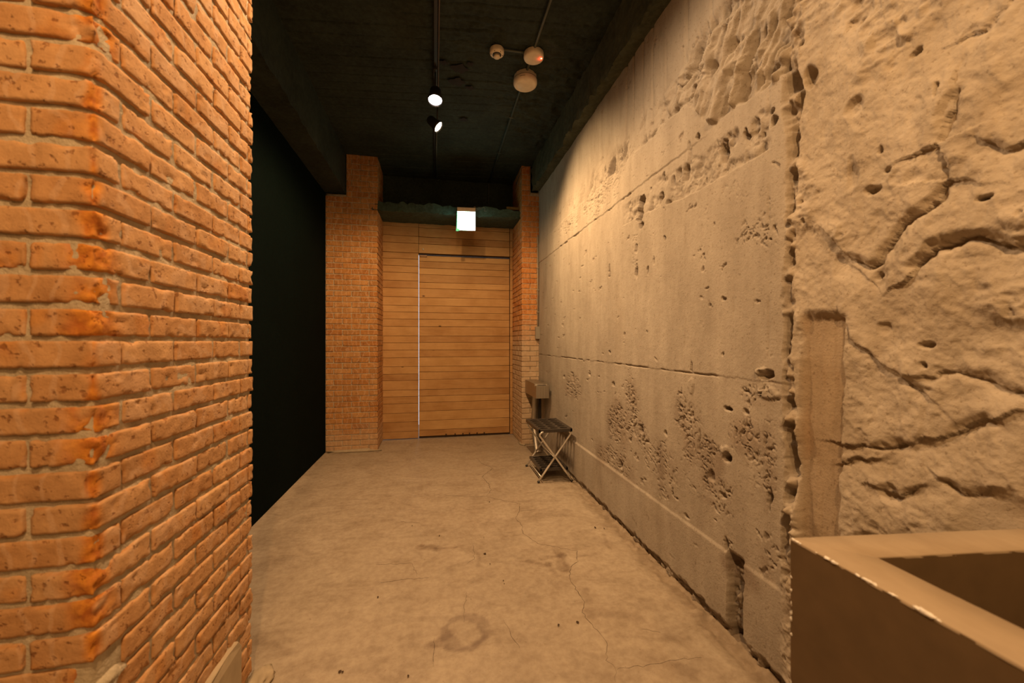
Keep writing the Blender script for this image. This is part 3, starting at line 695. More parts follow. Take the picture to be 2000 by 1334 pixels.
def rugged_brick(parent, x0, x1, y0, y1, z0, z1, seed, corner=None, res=.0072, wear=1.0, name='brick', mat=None):
    """a brick with softened, nibbled arrises; corner = (x, y) of a battered pillar corner"""
    nx, ny, nz = (max(2, int(round((b-a)/res))) for a, b in ((x0, x1), (y0, y1), (z0, z1)))
    nz = max(nz, 7)
    P, q = lattice(nx, ny, nz); P = P.copy()
    lo = np.array([x0, y0, z0]); hi = np.array([x1, y1, z1]); V = lo + P*(hi-lo)
    c = (lo+hi)/2; h = (hi-lo)/2; r = .0032
    # soften edges
    rel = V - c; inner = np.clip(rel, -(h-r), h-r); dd = rel - inner; L = np.linalg.norm(dd, axis=1, keepdims=True)
    V = c + inner + dd/np.maximum(L, 1e-9)*np.minimum(L, r)
    nrm = dd/np.maximum(L, 1e-9)
    s = seed*7.31
    N = lambda f, o=0: vn(V[:, 0]*f + s + o, V[:, 1]*f + s*.7, V[:, 2]*f - s + o)
    e3 = np.sort(h - np.abs(rel), axis=0 if False else 1)      # distances to faces: second smallest = distance to an edge
    edge = np.exp(-(e3[:, 1]/.0065)**2)
    chip = sm(.05, .65, N(60, 3)*.6 + N(26, 9)*.6)
    inset = edge*chip*.007*wear + .0011*N(30) + .0010*N(75, 5) + .0008 + sm(.55, .8, N(40, 31))*.004*(e3[:, 0] < .004)
    er = np.clip(edge*chip*.8, 0, 1)*.5 + .4*sm(.45, .8, N(13, 55))
    if corner is not None:
        dc = np.hypot(V[:, 0]-corner[0], V[:, 1]-corner[1])
        amt = .032 + .022*math.sin(seed*3.1) 
        m = sm(amt*1.9, amt*.3, dc + .014*N(22, 77))
        toward = np.array([-1, 1]) / math.sqrt(2)
        pull = m*(.0060 + .007*N(34, 88) + .007*N(70, 89) + .005*N(110, 90) + .003*max(0, math.sin(seed*5.7)))
        V[:, 0] += toward[0]*pull; V[:, 1] += toward[1]*pull
        V[:, 2] += m*.003*N(40, 91)
        er = np.maximum(er, m*.95*sm(-.5, .1, N(20, 93) + .3))
    V = V - nrm*inset[:, None]
    me = mesh_np(name, V, q); attr(me, 'erode', np.clip(er, 0, 1))
    return link(name, me, parent, mat or M_BRICK)

PX, PY0, PY1, CH = -.722, 1.012, 1.768, .0705
PILLAR = struct(empty('brick_pillar', (PX-.2, 1.4, 0)), 'large orange brick pillar nearest the camera on the left')
def local(o, root): o.location = tuple(-c for c in root.location); return o
jA = [None, 1.092, 1.286, 1.486, 1.671, PY1]; jB = [None, 1.192, 1.392, 1.583, 1.735, PY1]
ztop = 1.4075; k0 = -int(ztop/CH); zbase = ztop + k0*CH
rr = random.Random(5); upper = []
j = .0050
n_course = int((CZ-zbase)/CH)+1
for k in range(n_course):
    z0 = zbase + k*CH + .0052 + rr.uniform(-.0015, .0015); z1 = zbase + (k+1)*CH - .0062 + rr.uniform(-.0015, .0015)
    isA = ((k + k0) % 2) != 0
    js = jA if isA else jB
    parts = []
    flen = .235 if isA else .122
    prd = rr.uniform(-.002, .002)
    # corner brick
    parts.append((PX-flen+j, PX+prd, PY0+rr.uniform(-.002, .002), js[1]-j, True))
    x = PX-flen
    while x > -1.30:
        nx_ = max(x-.222, -1.36); parts.append((nx_+j, x-j, PY0+rr.uniform(-.003, .003), PY0+.10, False)); x = nx_
    for a, b in zip(js[1:], js[2:]):
        a += rr.uniform(-.003, .003)
        parts.append((PX-.10, PX+rr.uniform(-.004, .003), a+j, b-j if b < PY1 else PY1+rr.uniform(-.004, .004), False))
    for (x0, x1, y0, y1, cn) in parts:
        if zbase+k*CH > 2.92: upper.append((x0, x1, y0, y1, z0, z1)); continue
        # bricks cut away where the cement skirt stands, and lost at the foot of the corner
        if z1 < .285 and y0 > 1.60 and y1 < 1.80 and not cn and x0 > -.9 and z1 < .10: continue
        if z1 <= 0.0: continue
        zz0 = max(z0, -.02)
        lost = cn and .60 < z0 < .66
        c = (PX, PY0) if cn else None
        xx1 = x1 - (.035 if lost else 0)
        o = rugged_brick(PILLAR, x0, xx1, y0 + (.004 if lost else 0), y1, zz0, z1, rr.random()*50, c, wear=1.0 if y0 < 1.5 else 1.15)
        local(o, PILLAR)
bm = bmesh.new()
for (x0, x1, y0, y1, z0, z1) in upper: add_box(bm, x0, x1, y0, y1, z0, min(z1, CZ+.02))
me = bm_mesh('upper_brick_courses', bm); o = local(link('upper_brick_courses', me, PILLAR, M_BRICK), PILLAR); o['kind'] = 'stuff'
def rough_core(parent, x0, x1, y0, y1, z0, z1, mat, seed, res=.011, amp=.0026, name='mortar', chamfer=None):
    nx, ny, nz = (max(2, int((b-a)/res)) for a, b in ((x0, x1), (y0, y1), (z0, z1)))
    P, q = lattice(nx, ny, nz); V = np.array([x0, y0, z0]) + P*(np.array([x1, y1, z1])-np.array([x0, y0, z0]))
    n = vn(V[:, 0]*55+seed, V[:, 1]*55, V[:, 2]*55)*.6 + vn(V[:, 0]*20, V[:, 1]*20+seed, V[:, 2]*20)
    cx, cy = (x0+x1)/2, (y0+y1)/2
    V[:, 0] += np.sign(V[:, 0]-cx)*(np.abs(V[:, 0]-cx) > (x1-x0)/2-1e-4)*n*amp
    V[:, 1] += np.sign(V[:, 1]-cy)*(np.abs(V[:, 1]-cy) > (y1-y0)/2-1e-4)*n*amp
    if chamfer is not None:
        dc = np.hypot(V[:, 0]-x1, V[:, 1]-y0); k = np.exp(-(dc/.02)**2)*chamfer; V[:, 0] -= k; V[:, 1] += k
    return link(name, mesh_np(name, V, q), parent, mat)
local(rough_core(PILLAR, -1.34, PX-.0085, PY0+.0085, PY1-.014, -.05, CZ+.02, M_MORT, 3, .010, chamfer=.006), PILLAR)
# pointing smeared out where the corner bricks are lost
def blob(parent, name, c, s, mat, seed, amp=.25, sub=3):
    bm = bmesh.new(); bmesh.ops.create_icosphere(bm, subdivisions=sub, radius=1)
    for v in bm.verts:
        p = v.co; n = float(vn(np.array([p.x*2.2+seed]), np.array([p.y*2.2]), np.array([p.z*2.2]))[0]); n2 = float(vn(np.array([p.x*6+seed]), np.array([p.y*6]), np.array([p.z*6]))[0])
        f = 1 + amp*n + amp*.35*n2; v.co = Vector((c[0]+p.x*s[0]*f, c[1]+p.y*s[1]*f, c[2]+p.z*s[2]*f))
    me = bpy.data.meshes.new(name); bm.to_mesh(me); bm.free(); me.polygons.foreach_set('use_smooth', np.ones(len(me.polygons), bool))
    return link(name, me, parent, mat)
local(blob(PILLAR, 'mortar_smear', (PX-.038, PY0+.055, .630), (.050, .055, .028), M_MORT, 1), PILLAR)
local(blob(PILLAR, 'mortar_smear', (PX-.030, PY0+.05, .555), (.040, .060, .016), M_MORT, 2), PILLAR)
local(blob(PILLAR, 'mortar_smear', (PX-.035, PY0+.04, .490), (.042, .050, .018), M_MORT, 3), PILLAR)
# cement skirt at the foot, towards the far corner
bm = bmesh.new()
pr = [(1.15, -.02), (1.15, .27), (1.25, .292), (1.35, .285), (1.45, .306), (1.55, .300), (1.62, .302), (1.643, .27), (1.647, .16), (1.640, .08), (1.655, -.02)]
A = [bm.verts.new((PX+.013+.004*math.sin(i*2.1), y, z)) for i, (y, z) in enumerate(pr)]; B = [bm.verts.new((PX-.03, y, z)) for y, z in pr]
bm.faces.new(A); bm.faces.new(B[::-1])
for i in range(len(pr)): bm.faces.new((A[i], B[i], B[(i+1) % len(pr)], A[(i+1) % len(pr)]))
bmesh.ops.bevel(bm, geom=[e for e in bm.edges], offset=.004, segments=1, affect='EDGES')
M_CEM = m_plain('cement_skirt', (.42, .34, .235), .95, spec=.15)
local(link('cement_skirt', bm_mesh('cement_skirt', bm), PILLAR, M_CEM), PILLAR)
local(blob(PILLAR, 'rubble', (PX+.012, 1.80, .012), (.045, .06, .022), M_CEM, 9, .5), PILLAR)
local(blob(PILLAR, 'rubble', (PX+.01, 1.60, .005), (.03, .10, .018), M_CEM, 12, .5), PILLAR)

# ---- columns at the doorway: plain pieces that share meshes
_cache = {}
def small_brick(parent, x0, x1, y0, y1, z0, z1, mat, var):
    key = (round(x1-x0, 3), round(y1-y0, 3), mat.name, var)
    if key not in _cache:
        r2 = random.Random(hash(key[:2]) % 1000 + var); bm = bmesh.new(); hx, hy, hz = (x1-x0)/2, (y1-y0)/2, .0305
        add_box(bm, -hx, hx, -hy, hy, -hz, hz)
        bmesh.ops.bevel(bm, geom=[e for e in bm.edges if abs(e.verts[0].co.z-e.verts[1].co.z) < 1e-5 or True], offset=.0045, segments=1, affect='EDGES')
        for v in bm.verts: v.co += Vector([r2.uniform(-.0022, .0022) for _ in range(3)])
        me = bm_mesh('brick', bm); me.materials.append(mat); attr(me, 'erode', np.array([r2.choice([0, 0, .1, .5]) for _ in me.vertices])*.6)
        _cache[key] = me
    o = bpy.data.objects.new('brick', _cache[key]); COL.objects.link(o); o.parent = parent
    L = parent.location; o.location = ((x0+x1)/2-L.x, (y0+y1)/2-L.y, (z0+z1)/2-L.z)
    return o
rc = random.Random(8)
LC = struct(empty('brick_column', (-1.04, 5.6, 0)), 'brick column left of the boarded door, its top in shadow')
CH2 = .0705
def course_z(k): return k*CH2+.0045, (k+1)*CH2-.005
lx0, lx1, ly0, ly1 = -1.36, -.730, 5.352, 5.93
leftover = []
for k in range(int(CZ/CH2)+1):
    z0, z1 = course_z(k); z1 = min(z1, CZ-.002)
    if z1-z0 < .02: continue
    A = k % 2 == 0; xlim = lx0 if z1 < 3.275 else -1.112
    x = lx1; w_ = .105 if A else .213; first = True
    while x > xlim+.015:
        a = max(x-w_, xlim); g = .004
        if a - xlim < .03: a = xlim
        ydep = (.215 if A else .105) if first else .10
        o = small_brick(LC, a+g, x-g if not first else x+rc.choice((0, .002, -.002)), ly0, ly0+ydep, z0, z1, M_BRICK_L, rc.randrange(4))
        o.location.y += rc.uniform(-.002, .002); x = a; w_ = .213; first = False
    y = ly0 + (.215 if A else .105) + .008
    while y < 5.87:
        b = min(y+.205, 5.895)
        if b-y > .03:
            o = small_brick(LC, lx1-.10, lx1, y, b, z0, z1, M_BRICK_L, rc.randrange(4)); o.location.x += rc.uniform(-.002, .002)
        y = b + .008
def core(parent, x0, x1, y0, y1, z1): local(rough_core(parent, x0, x1, y0, y1, -.02, z1, M_MORT, 6, .03, .001), parent)
core(LC, lx0, lx1-.008, ly0+.008, ly1, 3.27); core(LC, -1.112, lx1-.008, ly0+.008, ly1, CZ)
local(blob(LC, 'footing', (-1.04, 5.345, .008), (.33, .035, .022), M_CEM, 14, .3), LC)
RC = struct(empty('brick_column', (1.27, 5.5, 0)), 'narrow brick column right of the door, whitened lower down')
rx0, rx1, ry0 = 1.150, 1.395, 5.25
for k in range(int(CZ/CH2)+1):
    z0, z1 = course_z(k); z1 = min(z1, CZ-.002)
    if z1-z0 < .02: continue
    A = k % 2 == 0; xl = rx1 if z1 < 3.44 else 1.272
    cuts = [rx0, rx0+.118, xl] if A else [rx0, min(rx0+.215, xl), xl]
    for i, (a, b) in enumerate(zip(cuts, cuts[1:])):
        if b-a < .012: continue
        ydep = (.215 if A else .105) if i == 0 else .10
        o = small_brick(RC, a + (.004 if i else rc.choice((0, .002))), b-.004, ry0, ry0+ydep, z0, z1, M_BRICK_R, rc.randrange(4)); o.location.y += rc.uniform(-.003, .003)
    y = ry0 + (.215 if A else .105) + .008
    while y < 5.85:
        b = min(y+.205, 5.89)
        if b-y > .03:
            o = small_brick(RC, rx0, rx0+.10, y, b, z0, z1, M_BRICK_R, rc.randrange(4)); o.location.x += rc.uniform(-.002, .002)
        y = b + .008
core(RC, rx0+.008, 1.46, ry0+.008, 5.93, 3.43); core(RC, rx0+.008, 1.275, ry0+.008, 5.93, CZ)
local(blob(RC, 'footing', (1.18, 5.32, .006), (.06, .10, .018), M_CEM, 15, .3), RC)

# ------------------------------------------------------------------ hollow concrete box at lower right
def m_box_mat():
    t = NT('planter_render'); a = t.noise(3, 5, .6); b = t.noise(40, 4, .7); d = t.noise(9, 4, .65, stretch=(1, .35, 1))
    col = t.ramp(a, [(.35, (.33, .25, .165)), (.7, (.42, .33, .23))]); col = t.mix(.3, col, t.ramp(d, [(.35, (.24, .18, .12)), (.65, (.46, .37, .26))]))
    t.base(col); t.rough(.75, .3); t.bump(b, .0015, .5); return t.m
M_BOX = m_box_mat()
HB = empty('concrete_box', (1.1, .3, 0)); tag(HB, 'waist-high hollow concrete box with pale rim against the right wall', 'planter')
t_ = .100; zr = .950
out = [(.800, -.40), (.800, .772), (1.383, .706), (1.383, -.40)]; inn = [(.905, -.30), (.905, .668), (1.37, .620), (1.37, -.30)]
bm = bmesh.new()
def ring(pts, z): return [bm.verts.new((x-1.1, y-.3, z)) for x, y in pts]
o0, o1, i1, i0 = ring(out, 0), ring(out, zr-.003), ring(inn, zr-.003), ring(inn, .45)
for a, b in ((o0, o1), (i1, i0)):
    for k in range(4): bm.faces.new((a[k], a[(k+1) % 4], b[(k+1) % 4], b[k]))
for k in range(4): bm.faces.new((o1[k], o1[(k+1) % 4], i1[(k+1) % 4], i1[k]))
bm.faces.new(i0); bm.faces.new(o0[::-1])
M_SIDE = m_plain('shaded_side_render', (.135, .088, .045), .75, spec=.25)  # darker than the rim: shade on the sides put into their colour
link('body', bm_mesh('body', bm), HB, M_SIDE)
bm = bmesh.new()
def sub_edge(a, b, n): return [(a[0]+(b[0]-a[0])*i/n, a[1]+(b[1]-a[1])*i/n) for i in range(n)]
rings = []
for pts, z, off in ((out, zr-.006, 0), (out, zr-.002, 0), (out, zr, .0015), (inn, zr, -.0015), (inn, zr-.002, 0), (inn, zr-.006, 0)):
    P = []
    for k in range(4):
        for (x, y) in sub_edge(pts[k], pts[(k+1) % 4], 120):
            cx, cy = 1.09, .18; dx, dy = x-cx, y-cy
            x2 = x - off*(1 if dx > 0 else -1); y2 = y - off*(1 if dy > 0 else -1)
            P.append((x2, y2))
    P = np.array(P); nn = fbm(P[:, 0]*35+z*90, P[:, 1]*35, 7)
    rings.append([bm.verts.new((x-1.1+.0016*n, y-.3+.0016*n, z-abs(n)*.0008)) for (x, y), n in zip(P, nn)])
for a, b in zip(rings, rings[1:]):
    m = len(a)
    for k in range(m): bm.faces.new((a[k], a[(k+1) % m], b[(k+1) % m], b[k]))
link('rim', bm_mesh('rim', bm, True), HB, M_BOX)
ci = 0
def on_front(px): # place on the rim's outer edge seen at this column of the photo
    u = (px-1000)/F; return .8*(math.cos(YAW)-u*math.sin(YAW))/(math.sin(YAW)+u*math.cos(YAW))
for px, s in ((1549,.9),(1556,.8),(1562,.6),(1594,.4),(1614,1),(1630,1),(1674,.7),(1688,.9),(1698,1.1),(1707,.9),(1743,.8),(1790,1),(1806,1.5),(1812,1.2),(1832,.6)):
    y = on_front(px); ci += 1
    o = blob(HB, 'chip', (.8015-1.1, y-.3, zr-.002), (.003*s**.5, .0075*s, .0032*s), M_CHIP, ci*3.3, .5, 2); o['label'] = 'white chipped spot'
for z, s in ((.83,.7),(.80,.8),(.78,1),(.765,.8),(.73,.6),(.62,1),(.86,.5)):
    ci += 1; o = blob(HB, 'chip', (.8015-1.1, .7705-.3, z), (.0025, .003, .009*s), M_CHIP, ci*3.3, .5, 2); o['label'] = 'white chipped spot'

# ------------------------------------------------------------------ ceiling fittings
TX = .005
tr = empty('lighting_track', (TX, 1.6, CZ)); tag(tr, 'black lighting track on the ceiling running to the two lit spotlights', 'track')
box('rail', (-.016, .012, -3.9, 2.35, -.032, -.004), M_TRACK, tr, bev=.003)
tube('feed_conduit', [(.022, -3.9, -.012), (.022, 2.3, -.012)], .006, m_plain('brown_conduit', (.16, .10, .06), .4), tr, 8)
box('end_cap', (-.018, .014, 2.35, 2.37, -.034, -.003), M_BLACK, tr, bev=.002)
t2 = empty('lighting_track', (TX, 5.2, CZ)); tag(t2, 'thin conduit pair on the ceiling beyond the lit spotlights, towards the door', 'conduit')
box('rail', (-.022, -.006, -.65, .55, -.024, -.004), M_TRACK, t2, bev=.002)
tube('conduit_tube', [(.010, -.66, -.014), (.010, .62, -.014)], .0075, M_COND, t2, 8)
lathe('coupling', [(0, .02), (.013, .02), (.013, -.02), (0, -.02)], M_GREYP, t2, 12, Matrix.Translation((.010, -.66, -.014)) @ Matrix.Rotation(R(90), 4, 'X'))

M_FACE1 = m_emit('lamp_face_pinkish', (1, .86, .84), 30); M_FACE2 = m_emit('lamp_face_warm', (1, .80, .52), 30)
def spotlight(key, face, label, rad=.05):
    p, aim, *_ = SPOTS[key]; p = Vector(p)
    e = empty('spotlight', (p.x, p.y, CZ-.032)); tag(e, label, 'spotlight', None)
    drop = p.z - (CZ-.032)
    box('adapter', (-.016, .016, -.05, .05, -.022, 0), M_TRACK, e, bev=.003)
    tube('stem', [(0, 0, -.02), (0, 0, drop+.05)], .007, M_TRACK, e, 10)
    d = (Vector(aim)-p).normalized(); Mx = Matrix.Translation((0, 0, drop)) @ d.to_track_quat('-Z', 'Y').to_matrix().to_4x4()
    lathe('housing', [(0, .11), (rad*.55, .11), (rad*.75, .09), (rad*.8, .03), (rad, .0), (rad, -.020), (rad*.93, -.020), (rad*.9, -.004), (rad*.5, .0), (0, .0)], M_TRACK, e, 32, Mx)
    lathe('lamp_lens', [(0, -.010), (rad*.6, -.012), (rad*.88, -.008), (rad*.88, -.004), (0, -.004)], face, e, 32, Mx)
    return e
spotlight('near', M_FACE1, 'nearer lit spotlight on the ceiling track, larger pinkish-white glare', .064)
spotlight('far', M_FACE2, 'farther lit spotlight on the track, tilted to the concrete wall, yellow glare', .056)
for k in ('over', 'behind', 'rear'):
    spotlight(k, M_FACE2, {'over': 'spotlight on the track almost above the brick pillar, out of frame', 'behind': 'spotlight on the track just behind the viewpoint', 'rear': 'last spotlight on the track, far behind the viewpoint'}[k])

cn = empty('ceiling_conduit', (.785, 3.2, CZ)); tag(cn, 'straight painted conduit on the ceiling passing above the round detectors', 'conduit')
tube('pipe', [(0, -3.5, -.016), (0, 2.66, -.016)], .011, M_COND, cn, 10)
tube('drop_pipe', [(0, 2.66, -.016), (.0, 2.715, -.03), (.0, 2.715, -.56)], .009, M_COND, cn, 10)
for y in (-1.5, -.9, .9, 1.7): box('clip', (-.02, .02, y-.008, y+.008, -.03, -.002), M_COND, cn, bev=.002)
tube('branch_pipe', [(-.03, -.03, -.014), (-.28, -.03, -.014)], .009, M_COND, cn, 8)

def disc(name, loc, label, cat, prof, extra=None):
    e = empty(name, loc); tag(e, label, cat); lathe('body', prof, M_CREAM, e, 48); return e
d1 = disc('smoke_detector', (.492, 3.19, CZ-.005), 'small cream smoke detector, leftmost of the three ceiling discs', 'detector',
     [(0, 0), (.056, 0), (.058, -.004), (.058, -.030), (.055, -.040), (.040, -.046), (0, -.046)])
lathe('sensor_cap', [(0, -.044), (.024, -.044), (.024, -.058), (.027, -.060), (.026, -.066), (0, -.068)], M_CREAM, d1, 32)
bm = bmesh.new()
add_lathe(bm, [(.025, -.0468), (.036, -.0474), (.036, -.046), (.025, -.046), (.025, -.0468)], 32)
for k in range(6): add_box(bm, .044, .050, -.0015, .0015, -.047, -.040, M=Matrix.Rotation(k*math.pi/3, 4, 'Z'))
link('vent_ring', bm_mesh('vent_ring', bm), d1, M_BLACK)
d2 = disc('ceiling_beacon', (.795, 3.17, CZ-.03), 'flat cream round ceiling unit with a glowing red indicator', 'detector',
     [(0, .02), (.080, .02), (.082, .015), (.083, -.012), (.080, -.022), (.070, -.027), (0, -.030)])
blob(d2, 'red_indicator', (.060, -.018, -.026), (.006, .006, .005), m_emit('red_led', (1, .05, .02), 60), 1, 0, 2)['label'] = 'glowing red light'
pl = bpy.data.lights.new('indicator_glow', 'POINT'); pl.energy = .035; pl.color = (1, .06, .03); pl.shadow_soft_size = .003
po = bpy.data.objects.new('indicator_glow', pl); COL.objects.link(po); po.location = (.853, 3.155, CZ-.068)
d3 = disc('alarm_sounder', (.790, 3.46, CZ-.02), 'largest, deepest cream round ceiling unit, nearest the door', 'detector',
     [(0, .018), (.098, .018), (.100, .010), (.104, -.028), (.106, -.032), (.106, -.058), (.100, -.070), (.088, -.078), (.080, -.0775), (.062, -.0775), (.058, -.080), (0, -.081)])
bm = bmesh.new(); add_lathe(bm, [(.1062, -.026), (.1035, -.030), (.1062, -.034)], 48); link('joint_line', bm_mesh('joint_line', bm), d3, M_CABLE)
bm = bmesh.new()
for k, a in enumerate((-125, -120, -115, -110, -105)):
    add_box(bm, .1055, .1068, -.003, .003, -.052 , -.047, M=Matrix.Rotation(R(a), 4, 'Z'))
o = link('vent_slots', bm_mesh('vent_slots', bm), d3, M_BLACK); o['kind'] = 'stuff'

# ------------------------------------------------------------------ exit sign
sx, sy, sz = .305, 5.20, 0
u0, u1 = (895-1000)/F, (931-1000)/F
sg = empty('exit_sign', (.40, 5.22, 3.10)); tag(sg, 'small glowing green-white illuminated sign hung above the door', 'sign')
sg.rotation_euler = (0, 0, R(-4))
M_HOUS = m_plain('cream_sign_housing', (.66, .56, .44), .5)
M_SIGN = m_emit('sign_face', (.55, 1.0, .80), 9); M_SIDEG = m_emit('sign_edge', (.05, .75, .38), .55)
box('housing', (-.118, .118, -.045, .045, -.010, .042), M_HOUS, sg, bev=.003)
box('light_panel', (-.116, .116, -.042, .030, -.235, -.010), M_SIGN, sg, bev=.002)
box('rear_case', (-.117, .117, .030, .045, -.236, -.010), M_HOUS, sg)
bm = bmesh.new()
pr = [(-.1165, -.03), (-.119, -.03), (-.128, -.215), (-.134, -.262), (-.118, -.268), (-.086, -.258), (-.090, -.238), (-.1165, -.236)]
A = [bm.verts.new((x, -.044, z)) for x, z in pr]; B = [bm.verts.new((x, -.030, z)) for x, z in pr]
bm.faces.new(A); bm.faces.new(B[::-1])
for i in range(len(pr)): bm.faces.new((A[i], B[i], B[(i+1) % len(pr)], A[(i+1) % len(pr)]))
link('green_flap', bm_mesh('green_flap', bm), sg, M_SIDEG)['label'] = 'translucent green edge piece'
box('mounting_plate', (-.115, .115, -.02, .14, .042, .052), M_BEAM, sg)
pts = [(.10, .0, .048), (.13, .02, .060), (.15, .03, .050), (.19, .06, .075), (.235, .08, .092), (.25, .09, .085), (.24, .10, .050), (.27, .11, .055)]
tube('wire', pts, .0028, M_CABLE, sg, 6)
tube('wire', [(.10, .01, .03), (.16, .04, .045), (.20, .06, .06), (.18, .07, .085), (.13, .08, .07)], .0025, M_CABLE, sg, 6)
blob(sg, 'wire_joint', (.108, .0, .062), (.014, .012, .014), M_CABLE, 3, .3, 2)

# ------------------------------------------------------------------ cables and switch box on the right column
def Yc(px, py, Y):
    u = (px-1000)/F; d = Y/(math.cos(YAW)-u*math.sin(YAW)); return (d*(math.sin(YAW)+u*math.cos(YAW)), Y, EYE+(667-py)/F*d)
Yf = 5.243
o = tube('cable', [Yc(1016, 336, Yf), Yc(1019, 329, Yf), Yc(1026, 325, Yf), Yc(1041, 325, Yf), Yc(1045, 328, Yf), Yc(1046, 345, Yf), Yc(1048, 358, Yf), Yc(1054, 363, Yf), Yc(1062, 365, Yf), Yc(1065, 372, Yf), Yc(1065, 395, Yf), Yc(1062, 436, Yf)], .0032, M_CABLE, None, 6)
tag(o, 'thin cable looping over the top of the right brick column', 'cable')
o = tube('ceiling_cable', [Yc(855, 353, 5.84), Yc(862, 347, 5.88), Yc(872, 341, 5.91), Yc(890, 339, 5.92), Yc(915, 342, 5.92), Yc(932, 344, 5.92), Yc(963, 346, 5.92), Yc(990, 347, 5.90), Yc(1006, 345, 5.80), (1.145, 5.60, 3.66), Yc(1016, 336, Yf)], .0035, M_COND, None, 6)
tag(o, 'thin grey cable sagging along the dark wall above the lintel', 'cable')
wc = empty('wall_conduit', (1.372, Yf-.008, 1.6)); tag(wc, 'thin vertical conduit with small grey box in the corner by the concrete wall', 'conduit')
tube('pipe', [(0, 0, 1.25), (0, 0, -.0)], .0085, M_GREYP, wc, 8)
for z in (.2, .5, .8, 1.1): box('clip', (-.014, .014, -.012, .010, z-.006, z+.006), M_GREYP, wc, bev=.001)
box('switch_box', (-.040, .018, -.045, .008, -.165, .002), M_GREYP, wc, bev=.003)['label'] = 'small grey junction box'
bk = empty('steel_bracket', (1.06, 5.42, 3.26)); tag(bk, 'small rusty yellow bracket fixed beside the top of the right brick column', 'bracket')
M_RUST = m_plain('ochre_steel', (.20, .13, .04), .7)
box('arm', (-.09, .09, -.012, .02, 0, .006), M_RUST, bk); box('flange', (-.09, .09, -.016, -.012, -.03, .006), M_RUST, bk); box('flange', (.07, .09, -.012, .3, -.03, .03), M_RUST, bk)

# ------------------------------------------------------------------ umbrella bag dispenser
ub = empty('umbrella_bag_dispenser', (1.27, 4.90, 0)); tag(ub, 'brushed steel umbrella bag dispenser behind the black umbrella rack', 'dispenser')
X0, X1, Ya, Yb = -.078, .085, -.27, .33; zt, zb_ = .878, .712
bm = bmesh.new()
# head: a long steel box, its top plate cut back in a V at the front
prof = [(Ya, zb_), (Ya, zt-.012), (Ya+.05, zt-.012), (Ya+.062, zt-.055), (Ya+.078, zt), (Yb, zt), (Yb, zb_)]
A = [bm.verts.new((X0, y, z)) for y, z in prof]; B = [bm.verts.new((X1, y, z)) for y, z in prof]
bm.faces.new(A[::-1]); bm.faces.new(B)
for i in range(len(prof)): bm.faces.new((A[i], A[(i+1) % len(prof)], B[(i+1) % len(prof)], B[i]))
bmesh.ops.bevel(bm, geom=list(bm.edges), offset=.002, segments=1, affect='EDGES')
link('head_case', bm_mesh('head_case', bm), ub, M_STEEL)
box('lid', (X0-.002, X1+.002, Ya+.085, Yb+.002, zt, zt+.006), M_STEEL, ub, bev=.002)
box('slot', (X0+.03, X1-.03, Ya+.03, Ya+.085, zt-.05, zt-.008), M_BLACK, ub)
bm = bmesh.new(); pr = []
for i in range(25):
    t = i/24; z = zb_*(1-t) + .03*t; y = -.02 + .06*math.sin(t*math.pi)*1 - .26*max(0, t-.45)**1.5
    pr.append((y, z))
L_ = [[bm.verts.new((x, y+dy, z)) for dy in (0, .006)] for (y, z) in pr for x in (X0+.018, X1-.06)]
for i in range(len(pr)-1):
    a, b, c, d = L_[2*i], L_[2*i+1], L_[2*i+2], L_[2*i+3]
    for f in ((a[0], b[0], d[0], c[0]), (a[1], c[1], d[1], b[1]), (a[0], c[0], c[1], a[1]), (b[0], b[1], d[1], d[0])): bm.faces.new(f)
link('curved_front', bm_mesh('curved_front', bm, True), ub, M_STEEL)['label'] = 'shiny curved steel front plate'
box('dark_back_panel', (X0+.045, X1-.01, .06, .075, .10, zb_), M_BLACK, ub)
tube('support_post', [(X1-.03, .11, zb_+.01), (X1-.03, .11, .01)], .016, M_STEEL, ub, 14)
box('foot_plate', (X0, X1, -.16, .24, .002, .010), M_STEEL, ub, bev=.002)

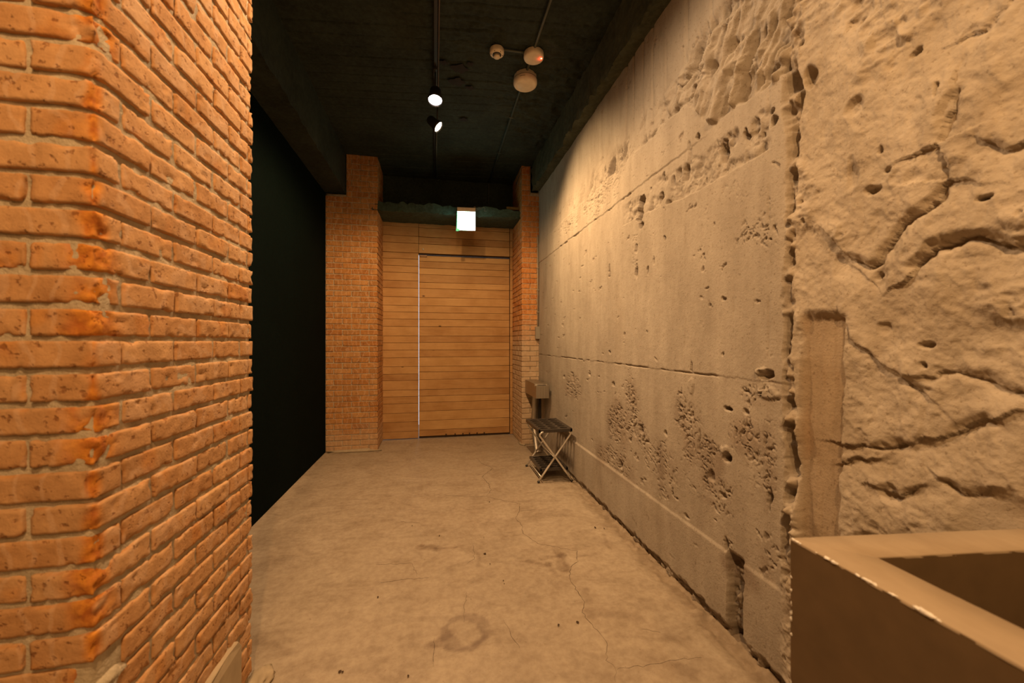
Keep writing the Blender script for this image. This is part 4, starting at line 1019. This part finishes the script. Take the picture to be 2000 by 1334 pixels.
# ------------------------------------------------------------------ folding umbrella rack
us = empty('umbrella_stand', (1.175, 4.065, 0)); tag(us, 'folding umbrella rack with black perforated trays and crossed silver legs', 'umbrella stand')
HX, HY = .170, .275
def perf(name, hx, hy, nx, ny, rad, z, th, lip, par, M=M_BLACK):
    bm = bmesh.new(); n = 16; mx, my = .022, .022; cw, ch = (2*hx-2*mx)/nx, (2*hy-2*my)/ny
    for i in range(nx):
        for j in range(ny):
            cx = -hx+mx+cw*(i+.5); cy = -hy+my+ch*(j+.5); ringt = []; ringb = []; outt = []; outb = []
            for k in range(n):
                a = 2*math.pi*(k+.5)/n - math.pi/4 - math.pi/n; c, s = math.cos(a), math.sin(a); m = max(abs(c), abs(s))
                ox, oy = cx + c/m*cw/2, cy + s/m*ch/2; ix, iy = cx+c*rad[0], cy+s*rad[1]
                outt.append(bm.verts.new((ox, oy, z))); ringt.append(bm.verts.new((ix, iy, z-.001))); ringb.append(bm.verts.new((ix*1, iy*1, z-th)))
            for k in range(n):
                q = (k+1) % n
                bm.faces.new((outt[k], outt[q], ringt[q], ringt[k])); bm.faces.new((ringt[k], ringt[q], ringb[q], ringb[k]))
    # rim: rounded frame round the field of holes
    def fr(x0, x1, y0, y1): add_box(bm, x0, x1, y0, y1, z-lip, z+.002, bev=.004)
    fr(-hx, hx, -hy, -hy+mx+.002); fr(-hx, hx, hy-mx-.002, hy); fr(-hx, -hx+mx+.002, -hy, hy); fr(hx-mx-.002, hx, -hy, hy)
    bmesh.ops.remove_doubles(bm, verts=bm.verts, dist=.00005)
    return link(name, bm_mesh(name, bm), par, M)
perf('upper_tray', HX+.006, HY, 3, 6, (.042, .031), .528, .030, .032, us, M_TRAY)
perf('lower_tray', HX-.022, HY-.05, 3, 6, (.038, .027), .125, .020, .026, us, M_TRAY)
box('tray_floor', (-HX+.03, HX-.03, -HY+.06, HY-.06, .098, .104), M_BLACK, us)
M_CAP = M_BLACK
for s, y in ((1, -HY+.012), (-1, HY-.012)):
    for d in (1, -1):
        yy = y + .010*d*1
        x_b = -d*HX*1.0; x_t = d*HX*.93
        pts = [(x_b, yy, .012)]
        bx, bz = x_t, .462
        for t in (.2, .4, .6, .8, .93): pts.append((x_b+(bx-x_b)*t, yy, .012+(bz-.012)*t))
        pts += [(bx+.003*d, yy, bz+.004), (bx+.002*d, yy, bz+.022), (bx-.014*d, yy, bz+.037), (bx-.032*d, yy, bz+.044)]
        lg = tube('leg', pts, .0095, M_ALU, us, 12)
        tube('foot_cap', [(x_b-.004*d, yy, .001), (x_b+.006*d, yy, .016)], .0125, M_CAP, lg, 12)
tube('pivot_rod', [(0, -HY+.0, .236), (0, HY-.0, .236)], .0045, M_ALU, us, 8)
for x in (-HX*.86, HX*.86): tube('rail', [(x*1.0, -HY+.01, .060 if x < 0 else .060), (x, HY-.01, .060)], .006, M_ALU, us, 8)
